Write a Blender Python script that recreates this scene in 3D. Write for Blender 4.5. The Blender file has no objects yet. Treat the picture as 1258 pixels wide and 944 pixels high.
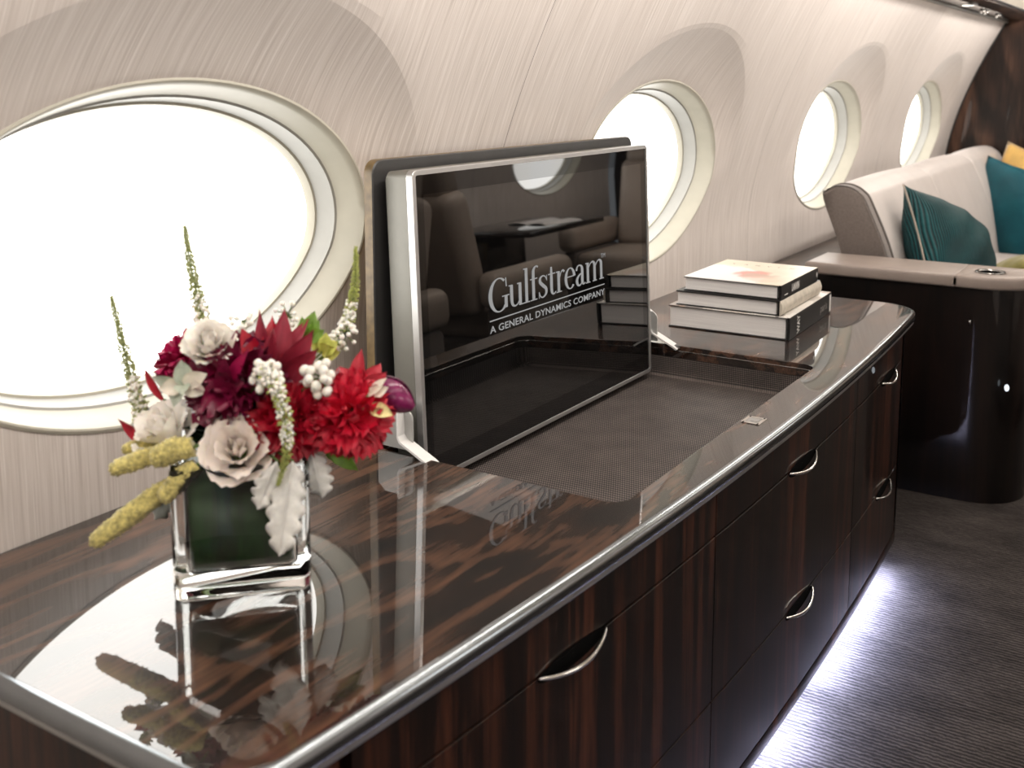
import bpy, bmesh, math, random
import numpy as np
from mathutils import Vector, Matrix, Quaternion

C = bpy.context.scene.collection
SC = bpy.context.scene
PI = math.pi
random.seed(7)

# ------------------------------------------------------------------ camera
CAMZ = 1.32
pitch, yaw, FPX = math.radians(7.663), math.radians(32.912), 1323.0
cam = bpy.data.cameras.new('camera')
co = bpy.data.objects.new('camera', cam)
C.objects.link(co)
cam.sensor_width = 36.0
cam.lens = FPX / 1258 * 36.0
cam.shift_y = -(472 - 278) / 1258.0
co.location = (0, 0, CAMZ)
co.rotation_euler = (PI / 2 - pitch, 0, yaw)
cam.clip_start = 0.02
cam.dof.use_dof = True
cam.dof.focus_distance = 2.15
cam.dof.aperture_fstop = 4.8
SC.camera = co

# ------------------------------------------------------------------ world, exposure, large lights
w = bpy.data.worlds.new('world')
SC.world = w
w.use_nodes = True
w.node_tree.nodes['Background'].inputs[0].default_value = (0.9, 0.95, 1, 1)
w.node_tree.nodes['Background'].inputs[1].default_value = 0.3
SC.view_settings.view_transform = 'Standard'
SC.view_settings.look = 'None'
SC.view_settings.exposure = 0.4
SC.view_settings.gamma = 1.0
SC.view_settings.use_curve_mapping = False
SC.cycles.use_denoising = True
SC.cycles.max_bounces = 10
SC.cycles.sample_clamp_indirect = 6.0
SC.cycles.caustics_reflective = False
SC.cycles.caustics_refractive = False


def area(name, loc, direction, sx, sy, power, col=(1, 0.93, 0.86), spread=None):
    l = bpy.data.lights.new(name, 'AREA')
    l.shape = 'RECTANGLE'
    l.size, l.size_y = sx, sy
    l.energy = power
    l.color = col
    if spread:
        l.spread = math.radians(spread)
    o = bpy.data.objects.new(name, l)
    C.objects.link(o)
    o.location = loc
    z = -Vector(direction).normalized()
    y = Vector((0, 1, 0))
    x = y.cross(z).normalized()
    o.rotation_euler = Matrix((x, z.cross(x), z)).transposed().to_euler()
    return o


# ceiling wash strips set along the crown of the cabin, finite lengths with gaps
CEIL_W, RAIL_W, CROWN_W = 8.2, 0.7, 5.5
for k in range(4):
    yc = -0.3 + 2.05 * k
    area('ceiling_wash_light', (-0.58, yc, 1.798), (-0.72, 0.0, -0.60), 0.05, 1.75, CEIL_W)
    area('ceiling_wash_light', (0.22, yc, 1.862), (0.80, 0.0, -0.60), 0.05, 1.75, CEIL_W * 1.2)  # right-hand row added to brighten the seats across the aisle
for k in range(5):
    yc = -0.55 + 1.6 * k
    area('rail_wash_light', (-0.925, yc, 1.652), (-0.12, 0, -1), 0.03, 1.45, RAIL_W)
for k in range(2):
    area('crown_fill_light', (0.1, 0.9 + 3.6 * k, 1.86), (0, 0, -1), 0.35, 2.4, CROWN_W)  # added overhead fill, mainly to lift the bouquet

# ------------------------------------------------------------------ materials
WIN_E = 3.9
MATS = {}


def mat(name):
    m = bpy.data.materials.new(name)
    m.use_nodes = True
    nt = m.node_tree
    b = nt.nodes['Principled BSDF']
    MATS[name] = m
    return m, nt, b


def N(nt, t, **kw):
    n = nt.nodes.new(t)
    for k, v in kw.items():
        if k in n.inputs.keys():
            n.inputs[k].default_value = v
        else:
            setattr(n, k, v)
    return n


def L(nt, a, b):
    nt.links.new(a, b)


def coords(nt, scale=(1, 1, 1), rot=(0, 0, 0), which='Object'):
    tc = N(nt, 'ShaderNodeTexCoord')
    mp = N(nt, 'ShaderNodeMapping')
    mp.inputs['Scale'].default_value = scale
    mp.inputs['Rotation'].default_value = rot
    L(nt, tc.outputs[which], mp.inputs['Vector'])
    return mp.outputs['Vector']


def ramp(nt, fac, stops):
    r = N(nt, 'ShaderNodeValToRGB')
    el = r.color_ramp.elements
    while len(el) < len(stops):
        el.new(0.5)
    for e, (p, c) in zip(el, stops):
        e.position = p
        e.color = (*c, 1) if len(c) == 3 else c
    L(nt, fac, r.inputs['Fac'])
    return r.outputs['Color']


def noise(nt, vec, scale=5, detail=4, rough=0.5, dist=0.0):
    n = N(nt, 'ShaderNodeTexNoise')
    n.inputs['Scale'].default_value = scale
    n.inputs['Detail'].default_value = detail
    n.inputs['Roughness'].default_value = rough
    n.inputs['Distortion'].default_value = dist
    if vec is not None:
        L(nt, vec, n.inputs['Vector'])
    return n.outputs['Fac']


def math_(nt, op, a, b=None):
    n = N(nt, 'ShaderNodeMath', operation=op)
    for i, v in enumerate((a, b)):
        if v is None:
            continue
        if isinstance(v, (int, float)):
            n.inputs[i].default_value = v
        else:
            L(nt, v, n.inputs[i])
    return n.outputs[0]


def mixc(nt, fac, a, b, mode='MIX'):
    n = N(nt, 'ShaderNodeMix', data_type='RGBA', blend_type=mode)
    for sock, v in ((n.inputs['Factor'], fac), (n.inputs['A'], a), (n.inputs['B'], b)):
        pass
    ins = [i for i in n.inputs if i.enabled or True]
    fi = n.inputs[0]
    ai, bi = [i for i in n.inputs if i.type == 'RGBA'][:2]
    for sock, v in ((fi, fac), (ai, a), (bi, b)):
        if isinstance(v, (int, float)):
            sock.default_value = v
        elif isinstance(v, tuple):
            sock.default_value = (*v, 1)
        else:
            L(nt, v, sock)
    return [o for o in n.outputs if o.type == 'RGBA'][0]


def bump(nt, b, h, strength=0.3, dist=0.002):
    n = N(nt, 'ShaderNodeBump')
    n.inputs['Strength'].default_value = strength
    n.inputs['Distance'].default_value = dist
    L(nt, h, n.inputs['Height'])
    L(nt, n.outputs['Normal'], b.inputs['Normal'])


def plain(name, col, rough=0.5, metal=0.0, vary=0.12, vscale=30.0, spec=0.5, coat=0.0, sheen=0.0, bmp=0.0, bscale=200, sub=0.0):
    m, nt, b = mat(name)
    v = coords(nt)
    f = noise(nt, v, vscale, 3)
    lo = tuple(c * (1 - vary) for c in col)
    hi = tuple(min(1, c * (1 + vary)) for c in col)
    L(nt, ramp(nt, f, [(0.3, lo), (0.7, hi)]), b.inputs['Base Color'])
    b.inputs['Roughness'].default_value = rough
    b.inputs['Metallic'].default_value = metal
    b.inputs['Specular IOR Level'].default_value = spec
    b.inputs['Coat Weight'].default_value = coat
    b.inputs['Coat Roughness'].default_value = 0.03
    if sheen:
        b.inputs['Sheen Weight'].default_value = sheen
    if sub:
        b.inputs['Subsurface Weight'].default_value = sub
        b.inputs['Subsurface Radius'].default_value = (0.01, 0.006, 0.004)
        b.inputs['Subsurface Scale'].default_value = 0.6
    if bmp:
        bump(nt, b, noise(nt, v, bscale, 3), bmp, 0.001)
    return m


def walnut(name, along, dark, mid, light, coat_ior=1.8, coat=1.0, freq=6.0, stretch=1.1, rings=7.0, contrast=(0.25, 0.5, 0.82), wring=0.42):
    """figured walnut: contour rings of a stretched noise field, mottling and fine pores"""
    m, nt, b = mat(name)

    def st(across, run):
        v = [across] * 3
        v['xyz'.index(along)] = run
        return tuple(v)
    base = noise(nt, coords(nt, st(freq, stretch)), 1.0, 2.5, 0.5, 0.9)
    rg = math_(nt, 'SINE', math_(nt, 'MULTIPLY', base, 2 * PI * rings))
    rg = math_(nt, 'ADD', math_(nt, 'MULTIPLY', rg, 0.5), 0.5)
    broad = noise(nt, coords(nt, st(freq * 0.9, stretch * 0.8), (0, 0, 0.15)), 1.3, 4, 0.6, 0.6)
    fine = noise(nt, coords(nt, st(300.0, 8.0)), 1.0, 3, 0.6)
    lines = noise(nt, coords(nt, st(75.0, 3.2)), 1.0, 4, 0.6, 1.5)
    fine = math_(nt, 'ADD', math_(nt, 'MULTIPLY', fine, 0.45), math_(nt, 'MULTIPLY', lines, 0.55))
    s = math_(nt, 'ADD', math_(nt, 'MULTIPLY', rg, wring), math_(nt, 'MULTIPLY', broad, 0.92 - wring))
    s = math_(nt, 'ADD', s, math_(nt, 'MULTIPLY', math_(nt, 'SUBTRACT', fine, 0.47), 0.9))
    L(nt, ramp(nt, s, [(contrast[0], dark), (contrast[1], mid), (contrast[2], light)]), b.inputs['Base Color'])
    b.inputs['Roughness'].default_value = 0.45
    b.inputs['Specular IOR Level'].default_value = 0.2
    b.inputs['Coat Weight'].default_value = coat
    b.inputs['Coat Roughness'].default_value = 0.012
    b.inputs['Coat IOR'].default_value = coat_ior
    return m


walnut('counter_walnut', 'y', (0.003, 0.0016, 0.0012), (0.019, 0.0085, 0.005), (0.115, 0.053, 0.030), 1.9, 1.0, 8.0, 2.3, 4.5, (0.27, 0.5, 0.8), 0.34)
walnut('front_walnut', 'z', (0.0018, 0.0008, 0.0006), (0.0095, 0.003, 0.0017), (0.085, 0.026, 0.013), 1.42, 0.55, 13.0, 0.8, 3.0, (0.30, 0.5, 0.85), 0.25)
walnut('bulkhead_walnut', 'z', (0.008, 0.004, 0.003), (0.030, 0.015, 0.010), (0.11, 0.056, 0.036), 1.4, 0.3, 5.0, 0.9, 3.0)
walnut('dark_walnut', 'z', (0.0015, 0.0008, 0.0006), (0.004, 0.0018, 0.0012), (0.011, 0.0045, 0.003), 1.5, 1.0, 9.0, 0.8, 3.0, (0.25, 0.5, 0.82), 0.25)
walnut('ledge_walnut', 'y', (0.03, 0.021, 0.017), (0.065, 0.045, 0.035), (0.12, 0.085, 0.065), 1.5, 0.6, 5.0, 1.0, 3.0)

# wall fabric: pale taupe with vertical silk strokes
m, nt, b = mat('wall_fabric')
s1 = noise(nt, coords(nt, (0, 420, 7)), 1.0, 3, 0.6)
s2 = noise(nt, coords(nt, (0, 130, 3)), 1.0, 2, 0.5)
s = math_(nt, 'ADD', math_(nt, 'MULTIPLY', s1, 0.65), math_(nt, 'MULTIPLY', s2, 0.35))
L(nt, ramp(nt, s, [(0.34, (0.46, 0.405, 0.375)), (0.5, (0.57, 0.515, 0.48)), (0.68, (0.70, 0.65, 0.62))]), b.inputs['Base Color'])
b.inputs['Roughness'].default_value = 0.75
b.inputs['Sheen Weight'].default_value = 0.15
bump(nt, b, s, 0.25, 0.0015)

plain('window_frame_ivory', (0.40, 0.38, 0.32), 0.4, vary=0.03, spec=0.3)
plain('jamb_grey', (0.29, 0.285, 0.265), 0.5, vary=0.03)
m, nt, b = mat('window_glow')
em = N(nt, 'ShaderNodeEmission')
f = noise(nt, coords(nt, (2, 2, 2)), 2.0, 2)
L(nt, ramp(nt, f, [(0.3, (1.0, 0.965, 0.90)), (0.7, (1.0, 0.985, 0.95))]), em.inputs['Color'])
em.inputs['Strength'].default_value = WIN_E
L(nt, em.outputs[0], nt.nodes['Material Output'].inputs['Surface'])
m, nt, b = mat('lamp_glow')
em = N(nt, 'ShaderNodeEmission')
em.inputs['Color'].default_value = (1, 0.95, 0.86, 1)
em.inputs['Strength'].default_value = 4.0
L(nt, em.outputs[0], nt.nodes['Material Output'].inputs['Surface'])
m, nt, b = mat('indicator_glow')
em = N(nt, 'ShaderNodeEmission')
em.inputs['Color'].default_value = (0.85, 0.93, 1.0, 1)
em.inputs['Strength'].default_value = 1.1
L(nt, em.outputs[0], nt.nodes['Material Output'].inputs['Surface'])
m, nt, b = mat('led_glow')
em = N(nt, 'ShaderNodeEmission')
em.inputs['Color'].default_value = (0.58, 0.66, 1.0, 1)
em.inputs['Strength'].default_value = 330.0
L(nt, em.outputs[0], nt.nodes['Material Output'].inputs['Surface'])

plain('ceiling_cream', (0.74, 0.69, 0.60), 0.7, vary=0.03)
# carpet
m, nt, b = mat('carpet_taupe')
rib = N(nt, 'ShaderNodeTexWave', wave_type='BANDS', bands_direction='Y', wave_profile='SIN')
rib.inputs['Scale'].default_value = 26.0
rib.inputs['Distortion'].default_value = 3.0
rib.inputs['Detail'].default_value = 2.0
rib.inputs['Detail Scale'].default_value = 3.0
L(nt, coords(nt), rib.inputs['Vector'])
fz = noise(nt, coords(nt), 420, 3, 0.7)
big = noise(nt, coords(nt, (3, 6, 3)), 1.5, 4, 0.6)
dash = noise(nt, coords(nt, (22, 130, 22)), 1.0, 3, 0.6)
s = math_(nt, 'ADD', math_(nt, 'MULTIPLY', rib.outputs['Fac'], 0.22), math_(nt, 'MULTIPLY', fz, 0.26))
s = math_(nt, 'ADD', s, math_(nt, 'MULTIPLY', big, 0.28))
s = math_(nt, 'ADD', s, math_(nt, 'MULTIPLY', dash, 0.26))
L(nt, ramp(nt, s, [(0.32, (0.012, 0.0102, 0.0096)), (0.52, (0.044, 0.0375, 0.035)), (0.72, (0.115, 0.099, 0.092))]), b.inputs['Base Color'])
b.inputs['Roughness'].default_value = 0.95
b.inputs['Specular IOR Level'].default_value = 0.1
bump(nt, b, math_(nt, 'ADD', rib.outputs['Fac'], fz), 0.4, 0.003)

# woven tray liner
m, nt, b = mat('woven_liner')
vv = coords(nt, (1, 1, 1), (0, 0, 0))
sx = N(nt, 'ShaderNodeSeparateXYZ')
L(nt, vv, sx.inputs[0])
PER = 2 * PI / 0.0088
wx = math_(nt, 'SINE', math_(nt, 'MULTIPLY', math_(nt, 'ADD', sx.outputs['X'], sx.outputs['Z']), PER))
wy = math_(nt, 'SINE', math_(nt, 'MULTIPLY', math_(nt, 'SUBTRACT', math_(nt, 'ADD', sx.outputs['Y'], sx.outputs['X']), sx.outputs['Z']), PER))
pr = math_(nt, 'MULTIPLY', wx, wy)
h = math_(nt, 'MULTIPLY_ADD', pr, 0.5)
nt.nodes[-1].inputs[2].default_value = 0.5
nz = noise(nt, coords(nt, (8, 8, 8)), 2, 3)
s = math_(nt, 'ADD', math_(nt, 'MULTIPLY', h, 0.8), math_(nt, 'MULTIPLY', nz, 0.3))
L(nt, ramp(nt, s, [(0.28, (0.007, 0.005, 0.005)), (0.55, (0.045, 0.034, 0.031)), (0.92, (0.19, 0.155, 0.14))]), b.inputs['Base Color'])
b.inputs['Roughness'].default_value = 0.7
bump(nt, b, h, 0.7, 0.002)

plain('edge_reflection_grey', (0.30, 0.325, 0.345), 0.16, 1.0, 0.04)  # glossy wood nosing; the ceiling's grey reflection is put into this metal tint
plain('polished_chrome', (0.85, 0.84, 0.82), 0.08, 1.0, 0.02)
plain('dark_chrome', (0.30, 0.29, 0.28), 0.12, 1.0, 0.02)
plain('satin_silver', (0.50, 0.495, 0.49), 0.36, 0.85, 0.03)
plain('tv_side', (0.17, 0.165, 0.145), 0.45, 0.3, 0.05)
plain('bracket_white', (0.78, 0.77, 0.76), 0.35, 0.1, 0.03)
plain('bracket_grey', (0.42, 0.42, 0.41), 0.4, 0.3, 0.03)
plain('lid_grey', (0.035, 0.034, 0.034), 0.38, 0.0, 0.08)
plain('lid_gold_edge', (0.13, 0.085, 0.035), 0.4, 0.0, 0.35, 60)
plain('black_void', (0.003, 0.003, 0.003), 0.9, 0, 0.1, 30, 0.05)
plain('rubber_black', (0.012, 0.012, 0.012), 0.5, 0, 0.1)


def glassblack(name, ior, rough):
    m, nt, b = mat(name)
    f = noise(nt, coords(nt), 4, 2)
    L(nt, ramp(nt, f, [(0.3, (0.0015, 0.0015, 0.0017)), (0.7, (0.003, 0.003, 0.003))]), b.inputs['Base Color'])
    b.inputs['Roughness'].default_value = rough
    b.inputs['IOR'].default_value = ior


glassblack('display_glass', 2.0, 0.01)
glassblack('bezel_glass', 1.6, 0.02)
m, nt, b = mat('logo_print')
em = N(nt, 'ShaderNodeEmission')
f = noise(nt, coords(nt), 30, 2)
L(nt, ramp(nt, f, [(0.3, (0.23, 0.228, 0.225)), (0.7, (0.26, 0.257, 0.254))]), em.inputs['Color'])
L(nt, em.outputs[0], nt.nodes['Material Output'].inputs['Surface'])

# upholstery
plain('sofa_leather', (0.56, 0.515, 0.495), 0.5, 0, 0.04, 8, bmp=0.15, bscale=350)
plain('suede_taupe', (0.145, 0.12, 0.108), 0.9, 0, 0.14, 120, sheen=0.3, bmp=0.3, bscale=500)
plain('arm_leather', (0.27, 0.22, 0.195), 0.42, 0, 0.06, 20, bmp=0.15, bscale=400)
plain('seat_leather', (0.40, 0.33, 0.28), 0.5, 0, 0.06, 10)
plain('piping_grey', (0.10, 0.085, 0.078), 0.7, 0, 0.1)
plain('piping_taupe', (0.30, 0.26, 0.22), 0.6, 0, 0.1)


def ribbed(name, lo, hi, per):
    m, nt, b = mat(name)
    wv = N(nt, 'ShaderNodeTexWave', wave_type='BANDS', bands_direction='X', wave_profile='SIN')
    wv.inputs['Scale'].default_value = per
    wv.inputs['Distortion'].default_value = 0.4
    L(nt, coords(nt), wv.inputs['Vector'])
    nz = noise(nt, coords(nt), 9, 3)
    s = math_(nt, 'ADD', math_(nt, 'MULTIPLY', wv.outputs['Fac'], 0.6), math_(nt, 'MULTIPLY', nz, 0.5))
    L(nt, ramp(nt, s, [(0.25, lo), (0.9, hi)]), b.inputs['Base Color'])
    b.inputs['Roughness'].default_value = 0.5
    b.inputs['Specular IOR Level'].default_value = 0.25
    b.inputs['Sheen Weight'].default_value = 0.0
    bump(nt, b, math_(nt, 'ADD', wv.outputs['Fac'], math_(nt, 'MULTIPLY', nz, 4.0)), 0.6, 0.006)


ribbed('teal_dark_silk', (0.0005, 0.009, 0.012), (0.004, 0.080, 0.090), 55)
ribbed('teal_silk', (0.002, 0.038, 0.060), (0.012, 0.155, 0.20), 60)
plain('yellow_silk', (0.62, 0.38, 0.10), 0.5, 0, 0.15, 20, sheen=0.3)
plain('olive_velvet', (0.17, 0.15, 0.02), 0.7, 0, 0.25, 40, sheen=0.4)
plain('cream_silk', (0.62, 0.52, 0.36), 0.6, 0, 0.1, 20)

# paper and covers
m, nt, b = mat('page_edges')
s = noise(nt, coords(nt, (6, 6, 900)), 1.0, 3)
L(nt, ramp(nt, s, [(0.35, (0.80, 0.775, 0.77)), (0.65, (0.95, 0.93, 0.92))]), b.inputs['Base Color'])
b.inputs['Roughness'].default_value = 0.8
plain('cover_black', (0.014, 0.013, 0.013), 0.32, 0, 0.1)
plain('spine_charcoal', (0.018, 0.0175, 0.0175), 0.45, 0, 0.1, 30, 0.25)
plain('spine_cream', (0.60, 0.55, 0.47), 0.6, 0, 0.12, 60)
plain('print_white', (0.80, 0.79, 0.77), 0.6, 0, 0.03)
plain('print_grey', (0.30, 0.29, 0.28), 0.6, 0, 0.05)
plain('print_dash', (0.10, 0.09, 0.075), 0.6, 0, 0.05)
# printed picture on the top cover: cream ground, white corner, blush flower
m, nt, b = mat('cover_flower_print')
tc = N(nt, 'ShaderNodeTexCoord')
wn_ = N(nt, 'ShaderNodeTexNoise')
wn_.inputs['Scale'].default_value = 22
wn_.inputs['Detail'].default_value = 4
L(nt, tc.outputs['Object'], wn_.inputs['Vector'])
wv3 = N(nt, 'ShaderNodeVectorMath', operation='MULTIPLY_ADD')
L(nt, wn_.outputs['Color'], wv3.inputs[0])
wv3.inputs[1].default_value = (0.075, 0.075, 0)
L(nt, tc.outputs['Object'], wv3.inputs[2])


def blot(cx, cy, sx_, sy_):
    mp = N(nt, 'ShaderNodeMapping')
    mp.inputs['Scale'].default_value = (sx_, sy_, 0)
    mp.inputs['Location'].default_value = (-(cx + 0.0375) * sx_, -(cy + 0.0375) * sy_, 0)
    L(nt, wv3.outputs[0], mp.inputs['Vector'])
    gr = N(nt, 'ShaderNodeTexGradient', gradient_type='SPHERICAL')
    L(nt, mp.outputs['Vector'], gr.inputs['Vector'])
    return gr.outputs['Fac']


cream = ramp(nt, noise(nt, coords(nt, (1, 1, 1)), 14, 3), [(0.3, (0.62, 0.54, 0.43)), (0.7, (0.68, 0.61, 0.51))])
edge = ramp(nt, blot(-0.10, -0.115, 5.2, 5.2), [(0.10, (0, 0, 0)), (0.16, (1, 1, 1))])
c1 = mixc(nt, edge, cream, (0.72, 0.70, 0.69))
bl = ramp(nt, blot(0.015, -0.035, 17, 15), [(0.05, (0, 0, 0)), (0.45, (0.9, 0.9, 0.9))])
c2 = mixc(nt, bl, c1, (0.60, 0.24, 0.20))
ln_ = ramp(nt, blot(0.035, -0.050, 15, 26), [(0.15, (0, 0, 0)), (0.4, (0.75, 0.75, 0.75))])
c3 = mixc(nt, ln_, c2, (0.48, 0.36, 0.30))
lf = ramp(nt, blot(0.065, -0.095, 14, 17), [(0.1, (0, 0, 0)), (0.5, (0.6, 0.6, 0.6))])
c4 = mixc(nt, lf, c3, (0.66, 0.47, 0.38))
L(nt, c4, b.inputs['Base Color'])
b.inputs['Roughness'].default_value = 0.35
m, nt, b = mat('cover_collage_print')
vo = N(nt, 'ShaderNodeTexVoronoi', feature='F1', distance='CHEBYCHEV')
vo.inputs['Scale'].default_value = 16
L(nt, coords(nt), vo.inputs['Vector'])
hs = N(nt, 'ShaderNodeSeparateColor')
L(nt, vo.outputs['Color'], hs.inputs[0])
L(nt, ramp(nt, hs.outputs[0], [(0.0, (0.80, 0.77, 0.74)), (0.35, (0.72, 0.68, 0.64)), (0.5, (0.62, 0.45, 0.35)), (0.6, (0.2, 0.17, 0.16)), (0.75, (0.75, 0.73, 0.70)), (1.0, (0.45, 0.40, 0.36))]), b.inputs['Base Color'])
b.inputs['Roughness'].default_value = 0.35

# glass vase and plants
m, nt, b = mat('vase_glass')
b.inputs['Transmission Weight'].default_value = 1.0
b.inputs['Roughness'].default_value = 0.0
b.inputs['IOR'].default_value = 1.5
f = noise(nt, coords(nt), 3, 1)
L(nt, ramp(nt, f, [(0, (0.96, 0.98, 0.96)), (1, (0.99, 1, 0.99))]), b.inputs['Base Color'])


def leafmat(name, c, rough=0.5, vary=0.35, vs=40, trans=0.15, streak=False, sheen=0.0):
    m, nt, b = mat(name)
    v = coords(nt, (vs, vs, vs * (0.25 if streak else 1)))
    f = noise(nt, v, 1.0, 4, 0.6)
    L(nt, ramp(nt, f, [(0.3, tuple(x * (1 - vary) for x in c)), (0.7, tuple(min(1, x * (1 + vary)) for x in c))]), b.inputs['Base Color'])
    b.inputs['Roughness'].default_value = rough
    b.inputs['Sheen Weight'].default_value = sheen
    b.inputs['Subsurface Weight'].default_value = trans
    b.inputs['Subsurface Radius'].default_value = (0.004, 0.003, 0.002)
    bump(nt, b, f, 0.2, 0.001)
    return m


leafmat('rose_petal', (0.96, 0.86, 0.80), 0.55, 0.06, 30, 0.25)
leafmat('rose_petal_ivory', (0.95, 0.90, 0.84), 0.55, 0.06, 30, 0.25)
leafmat('magenta_petal', (0.38, 0.006, 0.075), 0.45, 0.3, 40, 0.12)
leafmat('plum_petal', (0.17, 0.004, 0.035), 0.4, 0.45, 40, 0.08)
leafmat('red_petal', (0.58, 0.008, 0.035), 0.45, 0.28, 40, 0.12)
leafmat('crimson_petal', (0.40, 0.004, 0.022), 0.45, 0.35, 40, 0.1)
leafmat('spear_red', (0.27, 0.018, 0.04), 0.42, 0.45, 50, 0.08, True)
leafmat('coral_red', (0.55, 0.05, 0.075), 0.42, 0.3, 50, 0.1, True)
leafmat('lining_leaf', (0.018, 0.085, 0.012), 0.45, 0.8, 26, 0.0, True)
leafmat('deep_leaf', (0.008, 0.022, 0.006), 0.5, 0.5, 50, 0.0)
leafmat('fresh_leaf', (0.16, 0.30, 0.03), 0.5, 0.35, 60, 0.2)
leafmat('lime_flower', (0.48, 0.50, 0.10), 0.6, 0.3, 90, 0.2)
leafmat('amaranth', (0.50, 0.43, 0.15), 0.9, 0.55, 170, 0.1, False, 0.4)
leafmat('silver_leaf', (0.74, 0.73, 0.70), 0.8, 0.15, 80, 0.1, False, 0.3)
leafmat('grey_leaf', (0.24, 0.26, 0.25), 0.8, 0.2, 80, 0.1, False, 0.3)
leafmat('succulent_leaf', (0.50, 0.55, 0.46), 0.5, 0.25, 60, 0.2)
leafmat('spike_green', (0.34, 0.37, 0.16), 0.6, 0.35, 150, 0.15)
leafmat('spike_lime', (0.38, 0.42, 0.12), 0.6, 0.3, 150, 0.15)
leafmat('white_bud', (0.84, 0.82, 0.76), 0.55, 0.06, 100, 0.3)
leafmat('cream_petal', (0.80, 0.74, 0.64), 0.5, 0.1, 60, 0.25)
leafmat('butter_petal', (0.70, 0.60, 0.28), 0.6, 0.3, 300, 0.2)
leafmat('calla_purple', (0.16, 0.010, 0.07), 0.22, 0.5, 40, 0.05)
leafmat('stem_green', (0.10, 0.16, 0.035), 0.5, 0.3, 80, 0.1)

# ------------------------------------------------------------------ mesh helpers


class MB:
    def __init__(self):
        self.v, self.f, self.s = [], [], []

    def add(self, vs, fs, smooth=True):
        o = len(self.v)
        self.v += [tuple(p) for p in vs]
        self.f += [tuple(i + o for i in f) for f in fs]
        self.s += [smooth] * len(fs)
        return self

    def grid(self, P, smooth=True, flip=False, wrapu=False, wrapv=False):
        """P[i][j] points"""
        n, k = len(P), len(P[0])
        vs = [p for r in P for p in r]
        fs = []
        for i in range(n if wrapu else n - 1):
            for j in range(k if wrapv else k - 1):
                a, b_, c_, d = i * k + j, i * k + (j + 1) % k, ((i + 1) % n) * k + (j + 1) % k, ((i + 1) % n) * k + j
                fs.append((a, d, c_, b_) if flip else (a, b_, c_, d))
        return self.add(vs, fs, smooth)

    def box(self, c, s, bev=0.0, seg=2, M=None, smooth=None):
        bm = bmesh.new()
        bmesh.ops.create_cube(bm, size=1)
        bmesh.ops.scale(bm, vec=s, verts=bm.verts)
        if bev > 0:
            bmesh.ops.bevel(bm, geom=bm.edges[:], offset=bev, segments=seg, profile=0.5, affect='EDGES')
        if M is not None:
            bm.transform(M)
        bmesh.ops.translate(bm, vec=c, verts=bm.verts)
        bm.verts.index_update()
        vs = [v.co[:] for v in bm.verts]
        fs = [[v.index for v in f.verts] for f in bm.faces]
        bm.free()
        return self.add(vs, fs, (bev > 0) if smooth is None else smooth)

    def tube(self, path, rad, seg=8, caps=True):
        path = [Vector(p) for p in path]
        n = len(path)
        rad = [float(r) for r in rad] if hasattr(rad, '__len__') else float(rad)
        if not hasattr(rad, '__len__'):
            rad = [rad] * n
        t0 = (path[1] - path[0]).normalized()
        up = Vector((0, 0, 1)) if abs(t0.z) < 0.9 else Vector((1, 0, 0))
        nx = t0.cross(up).normalized()
        P = []
        for i in range(n):
            t = (path[min(i + 1, n - 1)] - path[max(i - 1, 0)]).normalized()
            nx = (nx - t * nx.dot(t)).normalized()
            ny = t.cross(nx)
            P.append([path[i] + rad[i] * (math.cos(2 * PI * j / seg) * nx + math.sin(2 * PI * j / seg) * ny) for j in range(seg)])
        o = len(self.v)
        self.grid(P, True, False, False, True)
        if caps:
            self.f.append(tuple(o + j for j in range(seg)))
            self.f.append(tuple(o + (n - 1) * seg + j for j in reversed(range(seg))))
            self.s += [False, False]
        return self

    def ball(self, c, r, nu=8, nv=6, M=None):
        if not hasattr(r, '__len__'):
            r = (r, r, r)
        P = []
        for i in range(nv + 1):
            th = PI * i / nv
            row = []
            for j in range(nu):
                ph = 2 * PI * j / nu
                p = Vector((r[0] * math.sin(th) * math.cos(ph), r[1] * math.sin(th) * math.sin(ph), r[2] * math.cos(th)))
                if M is not None:
                    p = M @ p
                row.append(p + Vector(c))
            P.append(row)
        return self.grid(P, True, True, False, True)

    def prism(self, poly, axis, a0, a1, smooth=False):
        """extrude a closed 2-D outline along an axis; poly in the other two axes (cyclic order)"""
        def mk(p, a):
            if axis == 'y':
                return (p[0], a, p[1])
            if axis == 'x':
                return (a, p[0], p[1])
            return (p[0], p[1], a)
        n = len(poly)
        vs = [mk(p, a0) for p in poly] + [mk(p, a1) for p in poly]
        fs = [(i, (i + 1) % n, n + (i + 1) % n, n + i) for i in range(n)]
        self.add(vs, fs, smooth)
        o = len(self.v) - 2 * n
        self.f += [tuple(o + i for i in reversed(range(n))), tuple(o + n + i for i in range(n))]
        self.s += [False, False]
        return self

    def mesh(self, name):
        me = bpy.data.meshes.new(name)
        me.from_pydata(self.v, [], self.f)
        me.polygons.foreach_set('use_smooth', [bool(x) for x in self.s])
        me.update()
        bm = bmesh.new()
        bm.from_mesh(me)
        bmesh.ops.remove_doubles(bm, verts=bm.verts, dist=1e-6)
        bmesh.ops.recalc_face_normals(bm, faces=bm.faces)
        bm.to_mesh(me)
        bm.free()
        return me

    def build(self, name, material, parent=None, sharp=None):
        me = self.mesh(name)
        me.materials.append(MATS[material])
        if sharp:
            me.set_sharp_from_angle(angle=math.radians(sharp))
        return link(name, me, parent)


def link(name, me, parent=None):
    o = bpy.data.objects.new(name, me)
    C.objects.link(o)
    if parent is not None:
        o.parent = parent
    return o


def tag(o, label=None, cat=None, group=None, kind=None):
    if label:
        o['label'] = label
    if cat:
        o['category'] = cat
    if group:
        o['group'] = group
    if kind:
        o['kind'] = kind
    return o


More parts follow.
